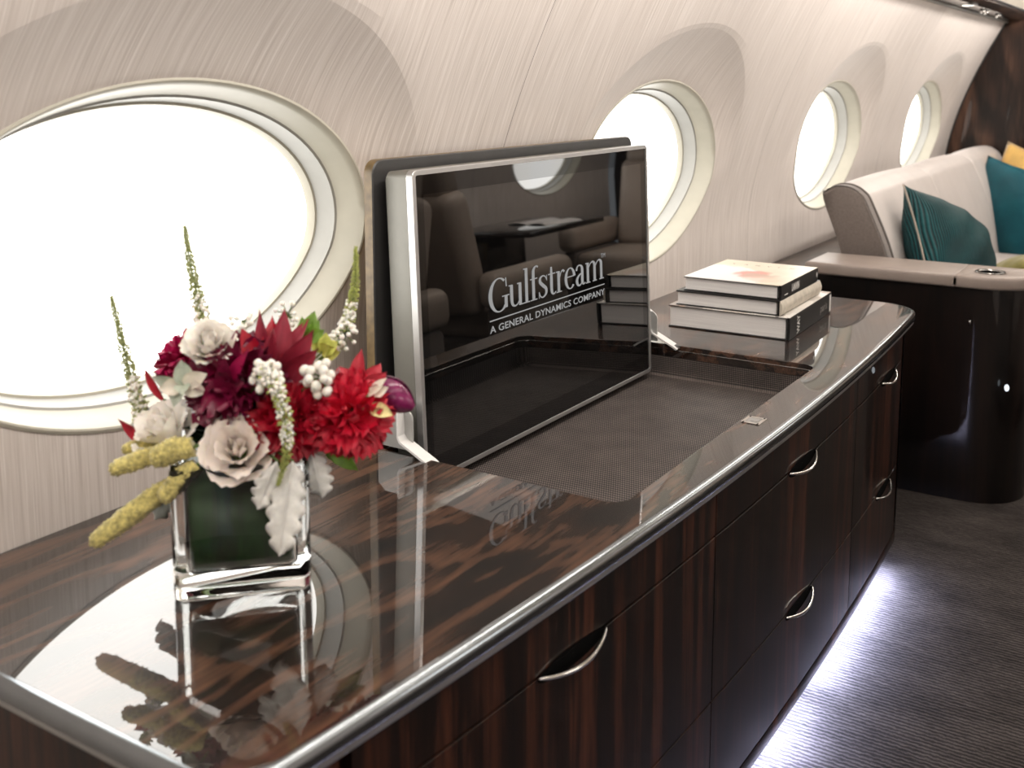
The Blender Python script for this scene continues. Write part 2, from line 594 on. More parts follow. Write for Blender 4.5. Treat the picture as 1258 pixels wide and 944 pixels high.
def thing(name, label, cat, loc=(0, 0, 0), rotz=0.0, group=None):
    o = bpy.data.objects.new(name, None)
    o.empty_display_size = 0.05
    C.objects.link(o)
    o.location = loc
    o.rotation_euler = (0, 0, rotz)
    return tag(o, label, cat, group)


def struct_empty(name):
    o = bpy.data.objects.new(name, None)
    o.empty_display_size = 0.05
    C.objects.link(o)
    return tag(o, kind='structure')


def struct(o):
    return tag(o, kind='structure')


def plate(outline, holes, z0, z1, bevel=0.0):
    """flat slab from a 2-D outline with holes"""
    cu = bpy.data.curves.new('plate', 'CURVE')
    cu.dimensions = '2D'
    cu.fill_mode = 'BOTH'
    for poly in [outline] + holes:
        sp = cu.splines.new('POLY')
        sp.points.add(len(poly) - 1)
        for p, q in zip(sp.points, poly):
            p.co = (q[0], q[1], 0, 1)
        sp.use_cyclic_u = True
    cu.extrude = (z1 - z0) / 2 - bevel
    cu.bevel_depth = bevel
    cu.bevel_resolution = 2
    o = bpy.data.objects.new('plate', cu)
    C.objects.link(o)
    dg = bpy.context.evaluated_depsgraph_get()
    me = bpy.data.meshes.new_from_object(o.evaluated_get(dg))
    bpy.data.objects.remove(o)
    bpy.data.curves.remove(cu)
    mb = MB()
    zc = (z0 + z1) / 2
    mb.add([(v.co.x, v.co.y, v.co.z + zc) for v in me.vertices], [list(p.vertices) for p in me.polygons], False)
    bpy.data.meshes.remove(me)
    return mb


def rrect(x0, x1, y0, y1, r, n=6):
    pts = []
    for cx, cy, a0 in ((x1 - r, y1 - r, 0), (x0 + r, y1 - r, 90), (x0 + r, y0 + r, 180), (x1 - r, y0 + r, 270)):
        for k in range(n + 1):
            a = math.radians(a0 + 90 * k / n)
            pts.append((cx + r * math.cos(a), cy + r * math.sin(a)))
    return pts


def catmull(pts, n=6):
    P = [Vector(p) for p in pts]
    out = []
    for i in range(len(P) - 1):
        p0, p1, p2, p3 = P[max(i - 1, 0)], P[i], P[i + 1], P[min(i + 2, len(P) - 1)]
        for k in range(n):
            t = k / n
            out.append(0.5 * ((2 * p1) + (p2 - p0) * t + (2 * p0 - 5 * p1 + 4 * p2 - p3) * t * t + (3 * p1 - p0 - 3 * p2 + p3) * t ** 3))
    out.append(P[-1])
    return out


def text_mesh(s, size, extrude=0.0002, bold=0.0, spacing=1.0):
    cu = bpy.data.curves.new('txt', 'FONT')
    cu.body = s
    cu.size = size
    cu.extrude = extrude
    cu.offset = bold
    cu.space_character = spacing
    cu.resolution_u = 3
    o = bpy.data.objects.new('txt', cu)
    C.objects.link(o)
    dg = bpy.context.evaluated_depsgraph_get()
    me = bpy.data.meshes.new_from_object(o.evaluated_get(dg))
    bpy.data.objects.remove(o)
    vs = np.array([v.co[:] for v in me.vertices])
    fs = [list(p.vertices) for p in me.polygons]
    bpy.data.meshes.remove(me)
    vs[:, 0] -= vs[:, 0].min()
    return vs, fs


# ------------------------------------------------------------------ cabin shell
Y0, Y1 = -1.9, 6.72
ZTOP = 1.655
WZ0 = 0.02


def wall_x(z):
    t = max(0.0, z - 0.85)
    return -1.307 + 0.406 * t ** 1.57


def rim_x(z):
    return min(wall_x(z) - 0.001, -1.305 + 0.11 * (z - 0.81))


WA, WB, WZC = 0.42, 0.255, 1.067      # window opening semi-axes and centre height
PITCH, YC0 = 1.63, 1.06
HALF = PITCH / 2


def bay_mesh(yc, sgn, y_lo, y_hi):
    """one cabin side panel with its hollowed brow round the window; sgn -1 = left wall, +1 = right wall"""
    per = []
    n1, n2 = 22, 22
    for k in range(n1):
        per.append((y_lo + (y_hi - y_lo) * k / n1, WZ0))
    for k in range(n2):
        per.append((y_hi, WZ0 + (ZTOP - WZ0) * k / n2))
    for k in range(n1):
        per.append((y_hi - (y_hi - y_lo) * k / n1, ZTOP))
    for k in range(n2):
        per.append((y_lo, ZTOP - (ZTOP - WZ0) * k / n2))
    # refine: split each segment so the oval is smooth
    per2 = []
    for i, p in enumerate(per):
        q = per[(i + 1) % len(per)]
        per2 += [p, ((p[0] + q[0]) / 2, (p[1] + q[1]) / 2)]
    rows = []
    S_ARCH, S_OUT = 8, 16
    for (qy, qz) in per2:
        ph = math.atan2((qz - WZC) / WB, (qy - yc) / WA)
        c_, s_ = math.cos(ph), math.sin(ph)
        py, pz = yc + WA * c_, WZC + WB * s_
        if s_ >= 0:
            ay, az = yc + 0.02 * s_ + 0.535 * c_, 1.085 + 0.375 * s_
        else:
            ay, az = yc + 0.535 * c_, 1.085 + 0.335 * s_
        row = []
        for k in range(S_ARCH + 1):
            s = k / S_ARCH
            y, z = py + (ay - py) * s, pz + (az - pz) * s
            flat = rim_x(pz) * (1 - s) + (wall_x(az) - 0.004 * max(0.0, s_)) * s
            cove = -0.006 * math.sin(PI * s) * max(0.0, s_ + 0.15)
            row.append((-sgn * (min(flat + cove, wall_x(z) - 0.0)), y, z))
        for k in range(1, S_OUT + 1):
            s = (k / S_OUT)
            y, z = ay + (qy - ay) * s, az + (qz - az) * s
            row.append((-sgn * wall_x(z), y, z))
        rows.append(row)
    mb = MB()
    mb.grid(rows, True, False, True, False)
    me = mb.mesh('wall_panel')
    me.set_sharp_from_angle(angle=math.radians(180))
    # crease at the brow edge
    bm = bmesh.new()
    bm.from_mesh(me)
    bm.edges.ensure_lookup_table()
    for e in bm.edges:
        if e.is_manifold and e.calc_face_angle(0) > math.radians(7):
            e.smooth = False
    bm.to_mesh(me)
    bm.free()
    me.materials.append(MATS['wall_fabric'])
    return me


def window_unit(name, yc, sgn, shut=False):
    root = struct_empty(name)
    n = 96

    def ring(prof):
        rows = []
        for k in range(n):
            t = 2 * PI * k / n
            row = []
            for inset, dep in prof:
                a, b_ = WA - inset, WB - inset
                y, z = yc + a * math.cos(t), WZC + b_ * math.sin(t)
                x = rim_x(z) - dep
                row.append((-sgn * x, y, z))
            rows.append(row)
        mb = MB()
        mb.grid(rows, True, False, True, False)
        return mb
    ring([(-0.005, 0.006), (-0.0045, -0.002), (0.0, -0.0035), (0.003, -0.002), (0.008, 0.010), (0.015, 0.036), (0.021, 0.048)]).build('frame', 'window_frame_ivory', root, 40)
    ring([(0.021, 0.048), (0.025, 0.050), (0.028, 0.075), (0.032, 0.088)]).build('jamb', 'jamb_grey', root, 40)
    ring([(0.031, 0.087), (0.036, 0.088), (0.040, 0.098), (0.041, 0.108)]).build('shade_track', 'window_frame_ivory', root, 40)
    rows = [[(-sgn * (rim_x(WZC + (WB - 0.036) * r * math.sin(2 * PI * k / n)) - 0.104), yc + (WA - 0.036) * r * math.cos(2 * PI * k / n), WZC + (WB - 0.036) * r * math.sin(2 * PI * k / n)) for r in (0.001, 0.5, 1.0)] for k in range(n)]
    mb = MB()
    mb.grid(rows, True, False, True, False)
    mb.build('pane', 'jamb_grey' if shut else 'window_glow', root)
    return root


wl = struct_empty('wall_left')
wr = struct_empty('wall_right')
bays = []
k = -2
wi = 1
left_c = [YC0 + PITCH * k for k in (0, 1, 2, 3, -1)]
right_c = [YC0 - 0.19 + PITCH * k for k in (2, 3, 0, 1, -1)]
for yc in left_c:
    hi = min(yc + HALF - 0.0008, Y1)
    link('wall_panel', bay_mesh(yc, -1, max(yc - HALF + 0.0008, Y0), hi), wl)
    if True:
        window_unit('window_%d' % wi, yc, -1, yc < 0)
        wi += 1
for yc in right_c:
    hi = min(yc + HALF - 0.0008, Y1)
    if hi - yc < 0.5:
        continue
    link('wall_panel', bay_mesh(yc, 1, max(yc - HALF + 0.0008, Y0), hi), wr)
    if True:
        window_unit('window_%d' % wi, yc, 1)
        wi += 1
# dark backing behind the panel joints
mb = MB()
for yc in left_c:
    if yc + HALF < Y1:
        rows = [[(wall_x(z) - 0.0025, yc + HALF + d, z) for d in (-0.01, 0.01)] for z in np.linspace(WZ0, ZTOP, 24)]
        mb = MB()
        mb.grid(rows)
        mb.build('joint_strip', 'piping_grey', wl)

# floor
mb = MB()
mb.add([(-1.4, Y0, 0), (1.4, Y0, 0), (1.4, Y1, 0), (-1.4, Y1, 0)], [(0, 1, 2, 3)], False)
struct(mb.build('floor', 'carpet_taupe'))
# ceiling vault from rail to rail
rows = []
for k in range(25):
    a = -0.885 + 1.77 * k / 24
    z = 1.70 + 0.19 * max(0.0, 1 - (a / 0.885) ** 2) ** 0.8
    rows.append([(a, Y0, z), (a, Y1, z)])
mb = MB()
mb.grid(rows)
struct(mb.build('ceiling', 'ceiling_cream'))
# bulkhead ahead and behind
for nm, yy, mt in (('wall_front', Y1, 'bulkhead_walnut'), ('wall_back', Y0, 'ceiling_cream')):
    mb = MB()
    zs = np.linspace(0, ZTOP, 24)
    out = [(wall_x(z) - 0.03, z) for z in zs] + [(-0.86, 1.72), (-0.5, 1.86), (0, 1.91), (0.5, 1.86), (0.86, 1.72)] + [(-wall_x(z) + 0.03, z) for z in zs[::-1]]
    mb.prism(out, 'y', yy, yy + (0.04 if yy > 0 else -0.04))
    struct(mb.build(nm, mt))
# bulkhead edge trim that follows the side wall
mb = MB()
mb.tube([(wall_x(z) + 0.004, Y1 - 0.006, z) for z in np.linspace(0.6, ZTOP, 30)], 0.006, 6)
struct(mb.build('trim_1', 'rubber_black'))
# service rails along the tops of the side walls
rail = struct_empty('trim_2')
xw = wall_x(ZTOP)
for sg, par in ((-1, rail), (1, None)):
    prof = [(xw - 0.03, ZTOP - 0.001), (xw + 0.006, ZTOP - 0.004), (xw + 0.02, ZTOP + 0.002), (xw + 0.085, ZTOP + 0.006), (xw + 0.105, ZTOP + 0.012), (xw + 0.118, ZTOP + 0.03), (xw + 0.122, ZTOP + 0.07), (xw - 0.03, ZTOP + 0.07)]
    if sg > 0:
        prof = [(-x, z) for x, z in prof]
    mb = MB()
    mb.prism(prof, 'y', Y0, Y1)
    o = mb.build('rail_panel' if sg < 0 else 'trim_3', 'dark_walnut', par)
    if sg > 0:
        struct(o)
mb = MB()
mb.prism([(xw - 0.004, ZTOP - 0.008), (xw + 0.012, ZTOP - 0.008), (xw + 0.012, ZTOP + 0.001), (xw - 0.004, ZTOP + 0.001)], 'y', Y0, Y1)
mb.build('edge_strip', 'jamb_grey', rail)
for yy in (5.62, 5.72, 6.05):
    mb = MB()
    mb.tube([(xw + 0.06, yy, ZTOP + 0.006), (xw + 0.06, yy, ZTOP - 0.012)], [0.014, 0.010], 12)
    mb.build('air_nozzle', 'polished_chrome', rail)
for i, yy in enumerate((3.7, 5.25)):
    t = thing('downlight', ['round white downlight in the dark rail nearer the middle of the cabin', 'round white downlight in the dark wood rail at top right'][i], 'downlight', (xw + 0.055, yy, ZTOP + 0.004))
    mb = MB()
    prof = [(0.034, 0.004), (0.036, -0.002), (0.045, -0.003), (0.047, 0.004)]
    mb.grid([[(r * math.cos(a), r * math.sin(a), z) for r, z in prof] for a in [2 * PI * k / 24 for k in range(24)]], True, False, True, False)
    mb.build('bezel', 'satin_silver', t)
    mb = MB()
    mb.grid([[(r * math.cos(a), r * math.sin(a), -0.001) for r in (0.0005, 0.035)] for a in [2 * PI * k / 24 for k in range(24)]], True, False, True, False)
    mb.build('lens', 'lamp_glow', t)

# low ledge along the side wall beyond the credenza
mb = MB()
mb.box((-1.20, 4.92, 0.650), (0.245, 3.58, 0.03), 0.004)
struct(mb.build('trim_4', 'ledge_walnut'))
mb = MB()
mb.box((-1.10, 4.92, 0.318), (0.02, 3.56, 0.634), 0.002)
struct(mb.build('trim_5', 'dark_walnut'))

# ------------------------------------------------------------------ credenza
CT = 0.70
YN, YF = 0.590, 3.094


def bow(y):
    return -0.607 - 0.0316 * (y - 2.05) ** 2


def counter_outline(off=0.0, r=0.13, n=12):
    """bowed front with rounded corners, offset inwards by off"""
    yn, yf = YN + off, YF - off
    pts = []
    # near right corner (small radius) -> far right corner (large radius)
    rn = 0.07
    x0 = bow(yn + rn) - off
    for k in range(n + 1):
        a = -PI / 2 + (PI / 2) * k / n
        pts.append((x0 - rn + rn * math.cos(a), yn + rn + rn * math.sin(a)))
    for k in range(1, 40):
        y = yn + rn + (yf - r - yn - rn) * k / 40
        pts.append((bow(y) - off, y))
    x1 = bow(yf - r) - off
    for k in range(n + 1):
        a = (PI / 2) * k / n
        # slightly squared turn
        pts.append((x1 - r + r * max(0.0, math.cos(a)) ** 0.9, yf - r + r * max(0.0, math.sin(a)) ** 0.9))
    return pts


def closed_out(off):
    return counter_outline(off) + [(-1.305, YF - off), (-1.305, YN + off)]


cred = thing('credenza', 'long glossy walnut credenza with bowed front under the cabin windows', 'credenza', (0, 0, 0))
WELL = (-1.165, -0.690, 1.363, 2.302)
hole = rrect(WELL[0], WELL[1], WELL[2], WELL[3], 0.032, 6)
plate(closed_out(0.012), [hole], CT - 0.03, CT, 0.0012).build('counter_top', 'counter_walnut', cred)


def sweep(outline, prof):
    """profile points (outward offset, z) swept along an open outline"""
    rows = []
    n = len(outline)
    for i in range(n):
        a, b_ = Vector(outline[max(i - 1, 0)]), Vector(outline[min(i + 1, n - 1)])
        t = (b_ - a).normalized()
        nrm = Vector((t.y, -t.x))
        p = Vector(outline[i])
        rows.append([(p.x + nrm.x * o, p.y + nrm.y * o, z) for o, z in prof])
    mb = MB()
    mb.grid(rows)
    return mb


full = [(-1.305, YN)] + counter_outline(0) + [(-1.305, YF)]
sweep(full, [(-0.0125, CT - 0.0002), (-0.0100, CT), (-0.0035, CT - 0.0015), (0.000, CT - 0.006), (0.001, CT - 0.014), (0.000, CT - 0.021), (-0.003, CT - 0.024), (-0.016, CT - 0.024)]).build('edge_band', 'edge_reflection_grey', cred, 50)
sweep(full, [(-0.016, CT - 0.0245), (-0.005, CT - 0.0245), (-0.004, CT - 0.030), (-0.006, CT - 0.034), (-0.02, CT - 0.034)]).build('lower_bead', 'satin_silver', cred, 50)

# cabinet body behind the doors (slightly recessed core)
ZB = 0.055
core = closed_out(0.060)
mb = plate(core, [rrect(WELL[0] - 0.01, WELL[1] + 0.005, WELL[2] - 0.005, WELL[3] + 0.005, 0.03, 4)], ZB + 0.004, CT - 0.031)
mb.build('carcass', 'black_void', cred)


def front_panel(y0, y1, z0, z1, off=0.022, th=0.016):
    """a door or drawer face following the bowed front"""
    rows = []
    ys = np.linspace(y0, y1, 14)
    e = 0.0008
    out, inn = [], []
    for i, y in enumerate(ys):
        xo = bow(y) - off
        d = e if i in (0, len(ys) - 1) else 0.0
        out.append((xo - d, y))
        inn.append((xo - th, y))
    P = []
    for (x, y) in out:
        P.append([(x - th, y, z1), (x - e, y, z1), (x, y, z1 - e), (x, y, z0 + e), (x - e, y, z0), (x - th, y, z0)])
    mb = MB()
    mb.grid(P, True)
    a = [P[0][k] for k in range(6)]
    b_ = [P[-1][k] for k in range(6)]
    mb.add(a, [tuple(range(6))], False)
    mb.add(b_, [tuple(reversed(range(6)))], False)
    return mb


G = 0.0016
ycuts = [0.755, 1.60, 2.432, 2.945]
ZS1, ZS2, ZS3 = 0.578, 0.285, 0.088


def pull(parent, yc, zc, half=0.082):
    """flat black crescent as the shade of a finger recess, with a bowed chrome bar"""
    x = bow(yc) - 0.022
    mb = MB()
    n = 20
    top = [(yc + half * math.cos(PI - PI * k / n), zc + 0.012 * math.sin(PI * k / n)) for k in range(n + 1)]
    bot = [(yc + half * math.cos(PI * k / n), zc - 0.016 * math.sin(PI * k / n)) for k in range(1, n)]
    poly = top + bot
    P = []
    for sc, dx in ((1.0, 0.0009), (0.93, 0.0004), (0.5, 0.0003), (0.02, 0.0002)):
        P.append([(bow(yc + (y - yc) * sc) - 0.022 + dx, yc + (y - yc) * sc, zc + (z - zc) * sc) for y, z in poly])
    mb.grid(P, True, False, False, True)
    mb.build('finger_recess_shade', 'black_void', parent)  # lies flat on the door face; recess shade painted in black
    # bar: bows outwards and down
    path, rad = [], []
    for k in range(25):
        s = -1 + 2 * k / 24
        path.append((bow(yc + s * half) - 0.020 + 0.017 * (1 - s * s), yc + half * s, zc + 0.003 - 0.010 * (1 - s * s)))
        rad.append(0.0018 + 0.0018 * (1 - s * s) ** 0.6)
    mb = MB()
    mb.tube(path, rad, 10)
    mb.build('pull_bar', 'polished_chrome', parent)


# top fascia, doors and drawers
for i in range(3):
    y0, y1 = ycuts[i] + G, ycuts[i + 1] - G
    pulls = [(1.158, 0.596), (2.025, 0.572), (2.755, 0.597)][i]
    front_panel(y0, y1, ZS1 + G, CT - 0.036).build('fascia_panel', 'front_walnut', cred, 40)
    d = front_panel(y0, y1, ZS2 + G, ZS1 - G).build('door', 'front_walnut', cred, 40)
    dr = front_panel(y0, y1, ZS3 + G, ZS2 - G).build('drawer', 'front_walnut', cred, 40)
    pull(d, pulls[0], ZS1 - 0.003)
    pull(dr, [1.158, 2.035, 2.75][i], ZS2 - 0.006)
# curved end pieces at both ends of the front
def end_piece(pts, name='end_panel'):
    mb = MB()
    rows = [[(x, y, z) for z in (ZS3 + G, CT - 0.036)] for x, y in pts]
    mb.grid(rows)
    return mb.build(name, 'front_walnut', cred, 40)


inner = counter_outline(0.022)
end_piece([p for p in inner if p[1] > ycuts[-1] + 0.002] + [(-1.305, YF - 0.022)])
end_piece([(-1.305, YN + 0.022)] + [p for p in inner if p[1] < ycuts[0] - 0.002])
# plinth band under the doors
sweep([(-1.305, YN + 0.022)] + inner + [(-1.305, YF - 0.022)], [(-0.04, ZS3 - 0.0016), (-0.001, ZS3 - 0.0016), (0.0, ZS3 - 0.003), (0.0, ZB + 0.002), (-0.001, ZB), (-0.05, ZB)]).build('plinth_band', 'front_walnut', cred, 40)
# toe kick set back, with the light strip tucked up behind the plinth band
toe = counter_outline(0.10)
sweep([(-1.305, YN + 0.10)] + toe + [(-1.305, YF - 0.10)], [(0, ZB + 0.004), (0, 0.0)]).build('toe_kick', 'black_void', cred)
strip = [p for p in counter_outline(0.030) if 0.75 < p[1] < 2.93]
segs = []
mb = MB()
for s0, s1 in ((0, 12), (12, 25), (25, 40)):
    seg = strip[s0:s1]
    if len(seg) < 2:
        continue
    mb = MB()
    mb.grid([[(x - 0.012, y, ZB - 0.001), (x, y, ZB - 0.001)] for x, y in seg])
    mb.build('light_strip', 'led_glow', cred)

# stowage tray with woven liner
ZW = 0.622
W = rrect(WELL[0], WELL[1], WELL[2], WELL[3], 0.032, 6)
mb = MB()
n = len(W)
cxw, cyw = (WELL[0] + WELL[1]) / 2, (WELL[2] + WELL[3]) / 2


def insetp(p, d):
    return (p[0] - d * np.sign(p[0] - cxw), p[1] - d * np.sign(p[1] - cyw))


rows = []
for p in W:
    a, b_ = insetp(p, 0.0006), insetp(p, 0.004)
    c_ = insetp(p, 0.012)
    rows.append([(*a, CT - 0.012), (*a, ZW + 0.01), (*b_, ZW + 0.003), (*c_, ZW)])
mb.grid(rows, True, False, True, False)
mb.add([r[-1] for r in rows], [tuple(range(n))], False)
mb.build('tray_liner', 'woven_liner', cred)
mb = MB()
rows = []
for p in W:
    a = insetp(p, 0.0002)
    b_ = insetp(p, 0.003)
    rows.append([(*a, CT - 0.001), (*a, CT - 0.011), (*b_, CT - 0.0125)])
mb.grid(rows, True, False, True, False)
mb.build('tray_rim', 'dark_chrome', cred)
# flush square latch in the front strip of the counter
mb = MB()
lx, ly, lr = -0.668, 1.852, 0.015
for dx, dy, sx_, sy_ in ((-lr, 0, 0.006, 0.042), (lr, 0, 0.006, 0.042), (0, -0.018, 0.03, 0.006), (0, 0.018, 0.03, 0.006)):
    mb.box((lx + dx, ly + dy, CT + 0.0008), (sx_, sy_, 0.0016))
lat = mb.build('flush_latch', 'polished_chrome', cred)
mb = MB()
mb.box((lx, ly, CT + 0.0004), (0.024, 0.030, 0.0005))
mb.box((lx + 0.002, ly + 0.003, CT + 0.001), (0.014, 0.018, 0.0012))
mb.build('latch_button', 'print_grey', lat)

# ------------------------------------------------------------------ lift-up television
lean = math.radians(2.35)
TVX, TVY, TVZ = -1.073, 1.39, 0.638
TW, TH, TD = 0.878, 0.537, 0.062
tv = thing('television', 'silver framed flat television with glossy black screen raised from the credenza', 'television', (TVX, TVY, TVZ))
tv.rotation_euler = (0, -lean, 0)
# local axes: x forward (towards the aisle), y along the cabin, z up
FRW = 0.0085


def rr3(x, y0, y1, z0, z1, r, n=4):
    return [(x, a, b_) for a, b_ in rrect(y0, y1, z0, z1, r, n)]


mb = MB()
loops = [rr3(-TD, 0.006, TW - 0.006, 0.006, TH - 0.006, 0.012), rr3(-TD + 0.006, 0.0015, TW - 0.0015, 0.0015, TH - 0.0015, 0.012), rr3(-0.014, 0.0, TW, 0.0, TH, 0.012)]
mb.grid(loops, True, False, False, True)
mb.add(loops[0], [tuple(range(len(loops[0])))], False)
mb.build('housing', 'tv_side', tv, 35)
mb = MB()
loops = [rr3(-0.0135, 0.0, TW, 0.0, TH, 0.012), rr3(-0.001, 0.0, TW, 0.0, TH, 0.012), rr3(0.0, 0.001, TW - 0.001, 0.001, TH - 0.001, 0.011), rr3(0.0, FRW, TW - FRW, FRW, TH - FRW, 0.004), rr3(-0.004, FRW + 0.0005, TW - FRW - 0.0005, FRW + 0.0005, TH - FRW - 0.0005, 0.004)]
mb.grid(loops, True, False, False, True)
mb.build('front_frame', 'satin_silver', tv, 35)
mb = MB()
bz0, bz1 = (FRW, FRW), (TW - FRW, TH - FRW)
sy0, sy1, sz0, sz1 = 0.030, TW - 0.034, 0.044, TH - 0.042
mb.grid([rr3(-0.002, bz0[0], bz1[0], bz0[1], bz1[1], 0.003), rr3(-0.002, sy0, sy1, sz0, sz1, 0.001)], False, False, False, True)
mb.build('bezel', 'bezel_glass', tv)
mb = MB()
mb.add([(-0.002, sy0, sz0), (-0.002, sy1, sz0), (-0.002, sy1, sz1), (-0.002, sy0, sz1)], [(0, 1, 2, 3)], False)
scr = mb.build('screen', 'display_glass', tv)


# wordmark strokes: condensed serif, thick uprights and hairline joins
def ribbon(mb, pts, n=5, origin=(0, 0), sx=1, sy=1, x=0.0):
    P = catmull([(p[0], p[1], p[2]) for p in pts], n) if len(pts) > 2 else [Vector(p) for p in pts]
    left, right = [], []
    for i in range(len(P)):
        a, b_ = P[max(i - 1, 0)], P[min(i + 1, len(P) - 1)]
        t = Vector((b_.x - a.x, b_.y - a.y))
        t = t.normalized() if t.length > 0 else Vector((0, 1))
        nn = Vector((-t.y, t.x)) * P[i].z / 2
        for lst, sg in ((left, 1), (right, -1)):
            lst.append((x, origin[0] + (P[i].x + sg * nn.x) * sx, origin[1] + (P[i].y + sg * nn.y) * sy))
    mb.grid([left, right], False)


T_, H_ = 0.095, 0.034


def arc(cx, cy, rx, ry, a0, a1, wt, wh, n=10):
    out = []
    for k in range(n + 1):
        a = math.radians(a0 + (a1 - a0) * k / n)
        out.append((cx + rx * math.cos(a), cy + ry * math.sin(a), wh + (wt - wh) * abs(math.cos(a)) ** 1.5))
    return out


def serif(x0, x1, y):
    return [(x0, y, H_), (x1, y, H_)]


XH = 0.66
GLY = {
    'G': (0.66, [arc(0.33, 0.47, 0.275, 0.475, 52, 318, 0.115, H_, 16), [(0.55, 0.92, H_), (0.565, 0.66, H_)], [(0.545, 0.40, T_), (0.545, 0.06, T_)], serif(0.42, 0.655, 0.405), [(0.47, 0.10, 0.03), (0.545, 0.20, 0.05)]]),
    'u': (0.52, [[(0.115, XH, T_), (0.115, 0.25, T_), (0.14, 0.08, T_ * 0.8), (0.22, 0.02, 0.05), (0.31, 0.06, H_), (0.375, 0.16, H_)], [(0.395, XH, T_), (0.395, 0.0, T_)], serif(0.02, 0.13, XH - 0.012), serif(0.30, 0.40, XH - 0.012), serif(0.39, 0.50, 0.015)]),
    'l': (0.26, [[(0.13, 1.03, T_), (0.13, 0.0, T_)], serif(0.02, 0.24, 0.015), serif(0.03, 0.13, 1.015)]),
    'f': (0.30, [[(0.13, 0.0, T_), (0.13, 0.78, T_), (0.16, 0.95, T_ * 0.8), (0.235, 1.01, 0.045), (0.30, 0.97, 0.06)], serif(0.02, 0.25, 0.015), serif(0.02, 0.27, XH - 0.015)]),
    's': (0.38, [[(0.32, 0.52, H_), (0.27, 0.62, H_), (0.18, 0.66, 0.045), (0.09, 0.60, 0.07), (0.09, 0.48, 0.09), (0.19, 0.36, 0.10), (0.29, 0.25, 0.09), (0.29, 0.10, 0.07), (0.18, 0.01, 0.045), (0.09, 0.05, H_), (0.045, 0.18, H_)], [(0.325, 0.66, 0.02), (0.325, 0.48, 0.02)], [(0.045, 0.2, 0.02), (0.045, 0.0, 0.02)]]),
    't': (0.31, [[(0.14, 0.86, 0.06), (0.14, 0.55, T_), (0.14, 0.18, T_), (0.165, 0.05, T_ * 0.8), (0.225, 0.01, 0.045), (0.30, 0.07, H_)], serif(0.02, 0.28, XH - 0.015)]),
    'r': (0.37, [[(0.12, XH, T_), (0.12, 0.0, T_)], serif(0.02, 0.23, 0.015), serif(0.02, 0.13, XH - 0.012), [(0.16, 0.46, H_), (0.21, 0.60, H_), (0.28, 0.66, 0.05), (0.335, 0.60, 0.075)]]),
    'e': (0.42, [arc(0.215, 0.33, 0.165, 0.325, 8, 318, 0.10, H_, 14), [(0.09, 0.385, H_), (0.375, 0.385, H_)]]),
    'a': (0.45, [[(0.075, 0.50, 0.07), (0.11, 0.62, 0.05), (0.20, 0.66, 0.045), (0.285, 0.60, 0.075), (0.305, 0.47, T_), (0.305, 0.12, T_), (0.35, 0.02, 0.05), (0.42, 0.06, H_)], [(0.30, 0.40, H_), (0.17, 0.33, 0.06), (0.09, 0.20, T_), (0.115, 0.06, 0.08), (0.19, 0.01, 0.05), (0.265, 0.07, H_), (0.30, 0.16, H_)]]),
    'm': (0.82, [[(0.115, XH, T_), (0.115, 0.0, T_)], serif(0.02, 0.21, 0.015), serif(0.02, 0.12, XH - 0.012),
                 [(0.15, 0.50, H_), (0.23, 0.62, H_), (0.32, 0.655, 0.06), (0.385, 0.58, T_), (0.395, 0.45, T_), (0.395, 0.0, T_)], serif(0.31, 0.48, 0.015),
                 [(0.43, 0.50, H_), (0.51, 0.62, H_), (0.60, 0.655, 0.06), (0.665, 0.58, T_), (0.675, 0.45, T_), (0.675, 0.0, T_)], serif(0.59, 0.78, 0.015)]),
}
word = 'Gulfstream'
KERN = 0.93
tot = sum(GLY[c][0] for c in word) * KERN
LX = -0.0012
U0, U1, WBASE, CAPH = 0.2095, 0.652, 0.2585, 0.0655
sxx = (U1 - U0) / tot
mb = MB()
px = 0.0
for c in word:
    for st in GLY[c][1]:
        ribbon(mb, st, 5, (U0 + px * sxx, WBASE), sxx, CAPH, LX)
    px += GLY[c][0] * KERN
mb.grid([[(LX, 0.2105, 0.2440), (LX, 0.2105, 0.2463)], [(LX, 0.6560, 0.2440), (LX, 0.6560, 0.2463)]], False)
vs, fs = text_mesh('A GENERAL DYNAMICS COMPANY', 0.0185, 0.0, 0.00025, 1.05)
wd = vs[:, 0].max()
mb.add([(LX, 0.2105 + v[0] * (0.4455 / wd), 0.2225 + v[1]) for v in vs], fs, False)
vs, fs = text_mesh('TM', 0.0135)
wd = vs[:, 0].max()
mb.add([(LX, 0.642 + v[0] * (0.020 / wd), 0.304 + v[1]) for v in vs], fs, False)
o = mb.build('wordmark', 'logo_print', scr)

# lid plate standing behind the screen
lid = thing('backboard', 'upright dark grey board with gold edge behind the television', 'board', (-1.18, 1.381, CT))
mb = MB()
A_ = [(0.010, a, b_) for a, b_ in rrect(0.0, 0.957, -0.02, 0.487, 0.022, 5)]
A2 = [(0.008, a, b_) for a, b_ in rrect(-0.002, 0.959, -0.022, 0.489, 0.024, 5)]
B_ = [(-0.009, a, b_) for a, b_ in rrect(-0.002, 0.959, -0.022, 0.489, 0.024, 5)]
mb.grid([A_, A2], True, False, False, True)
mb.add(A_, [tuple(range(len(A_)))], False)
mb.build('face_plate', 'lid_grey', lid, 30)
mb = MB()
mb.grid([A2, B_], True, False, False, True)
mb.add(B_, [tuple(reversed(range(len(B_))))], False)
mb.build('veneer_edge', 'lid_gold_edge', lid, 30)


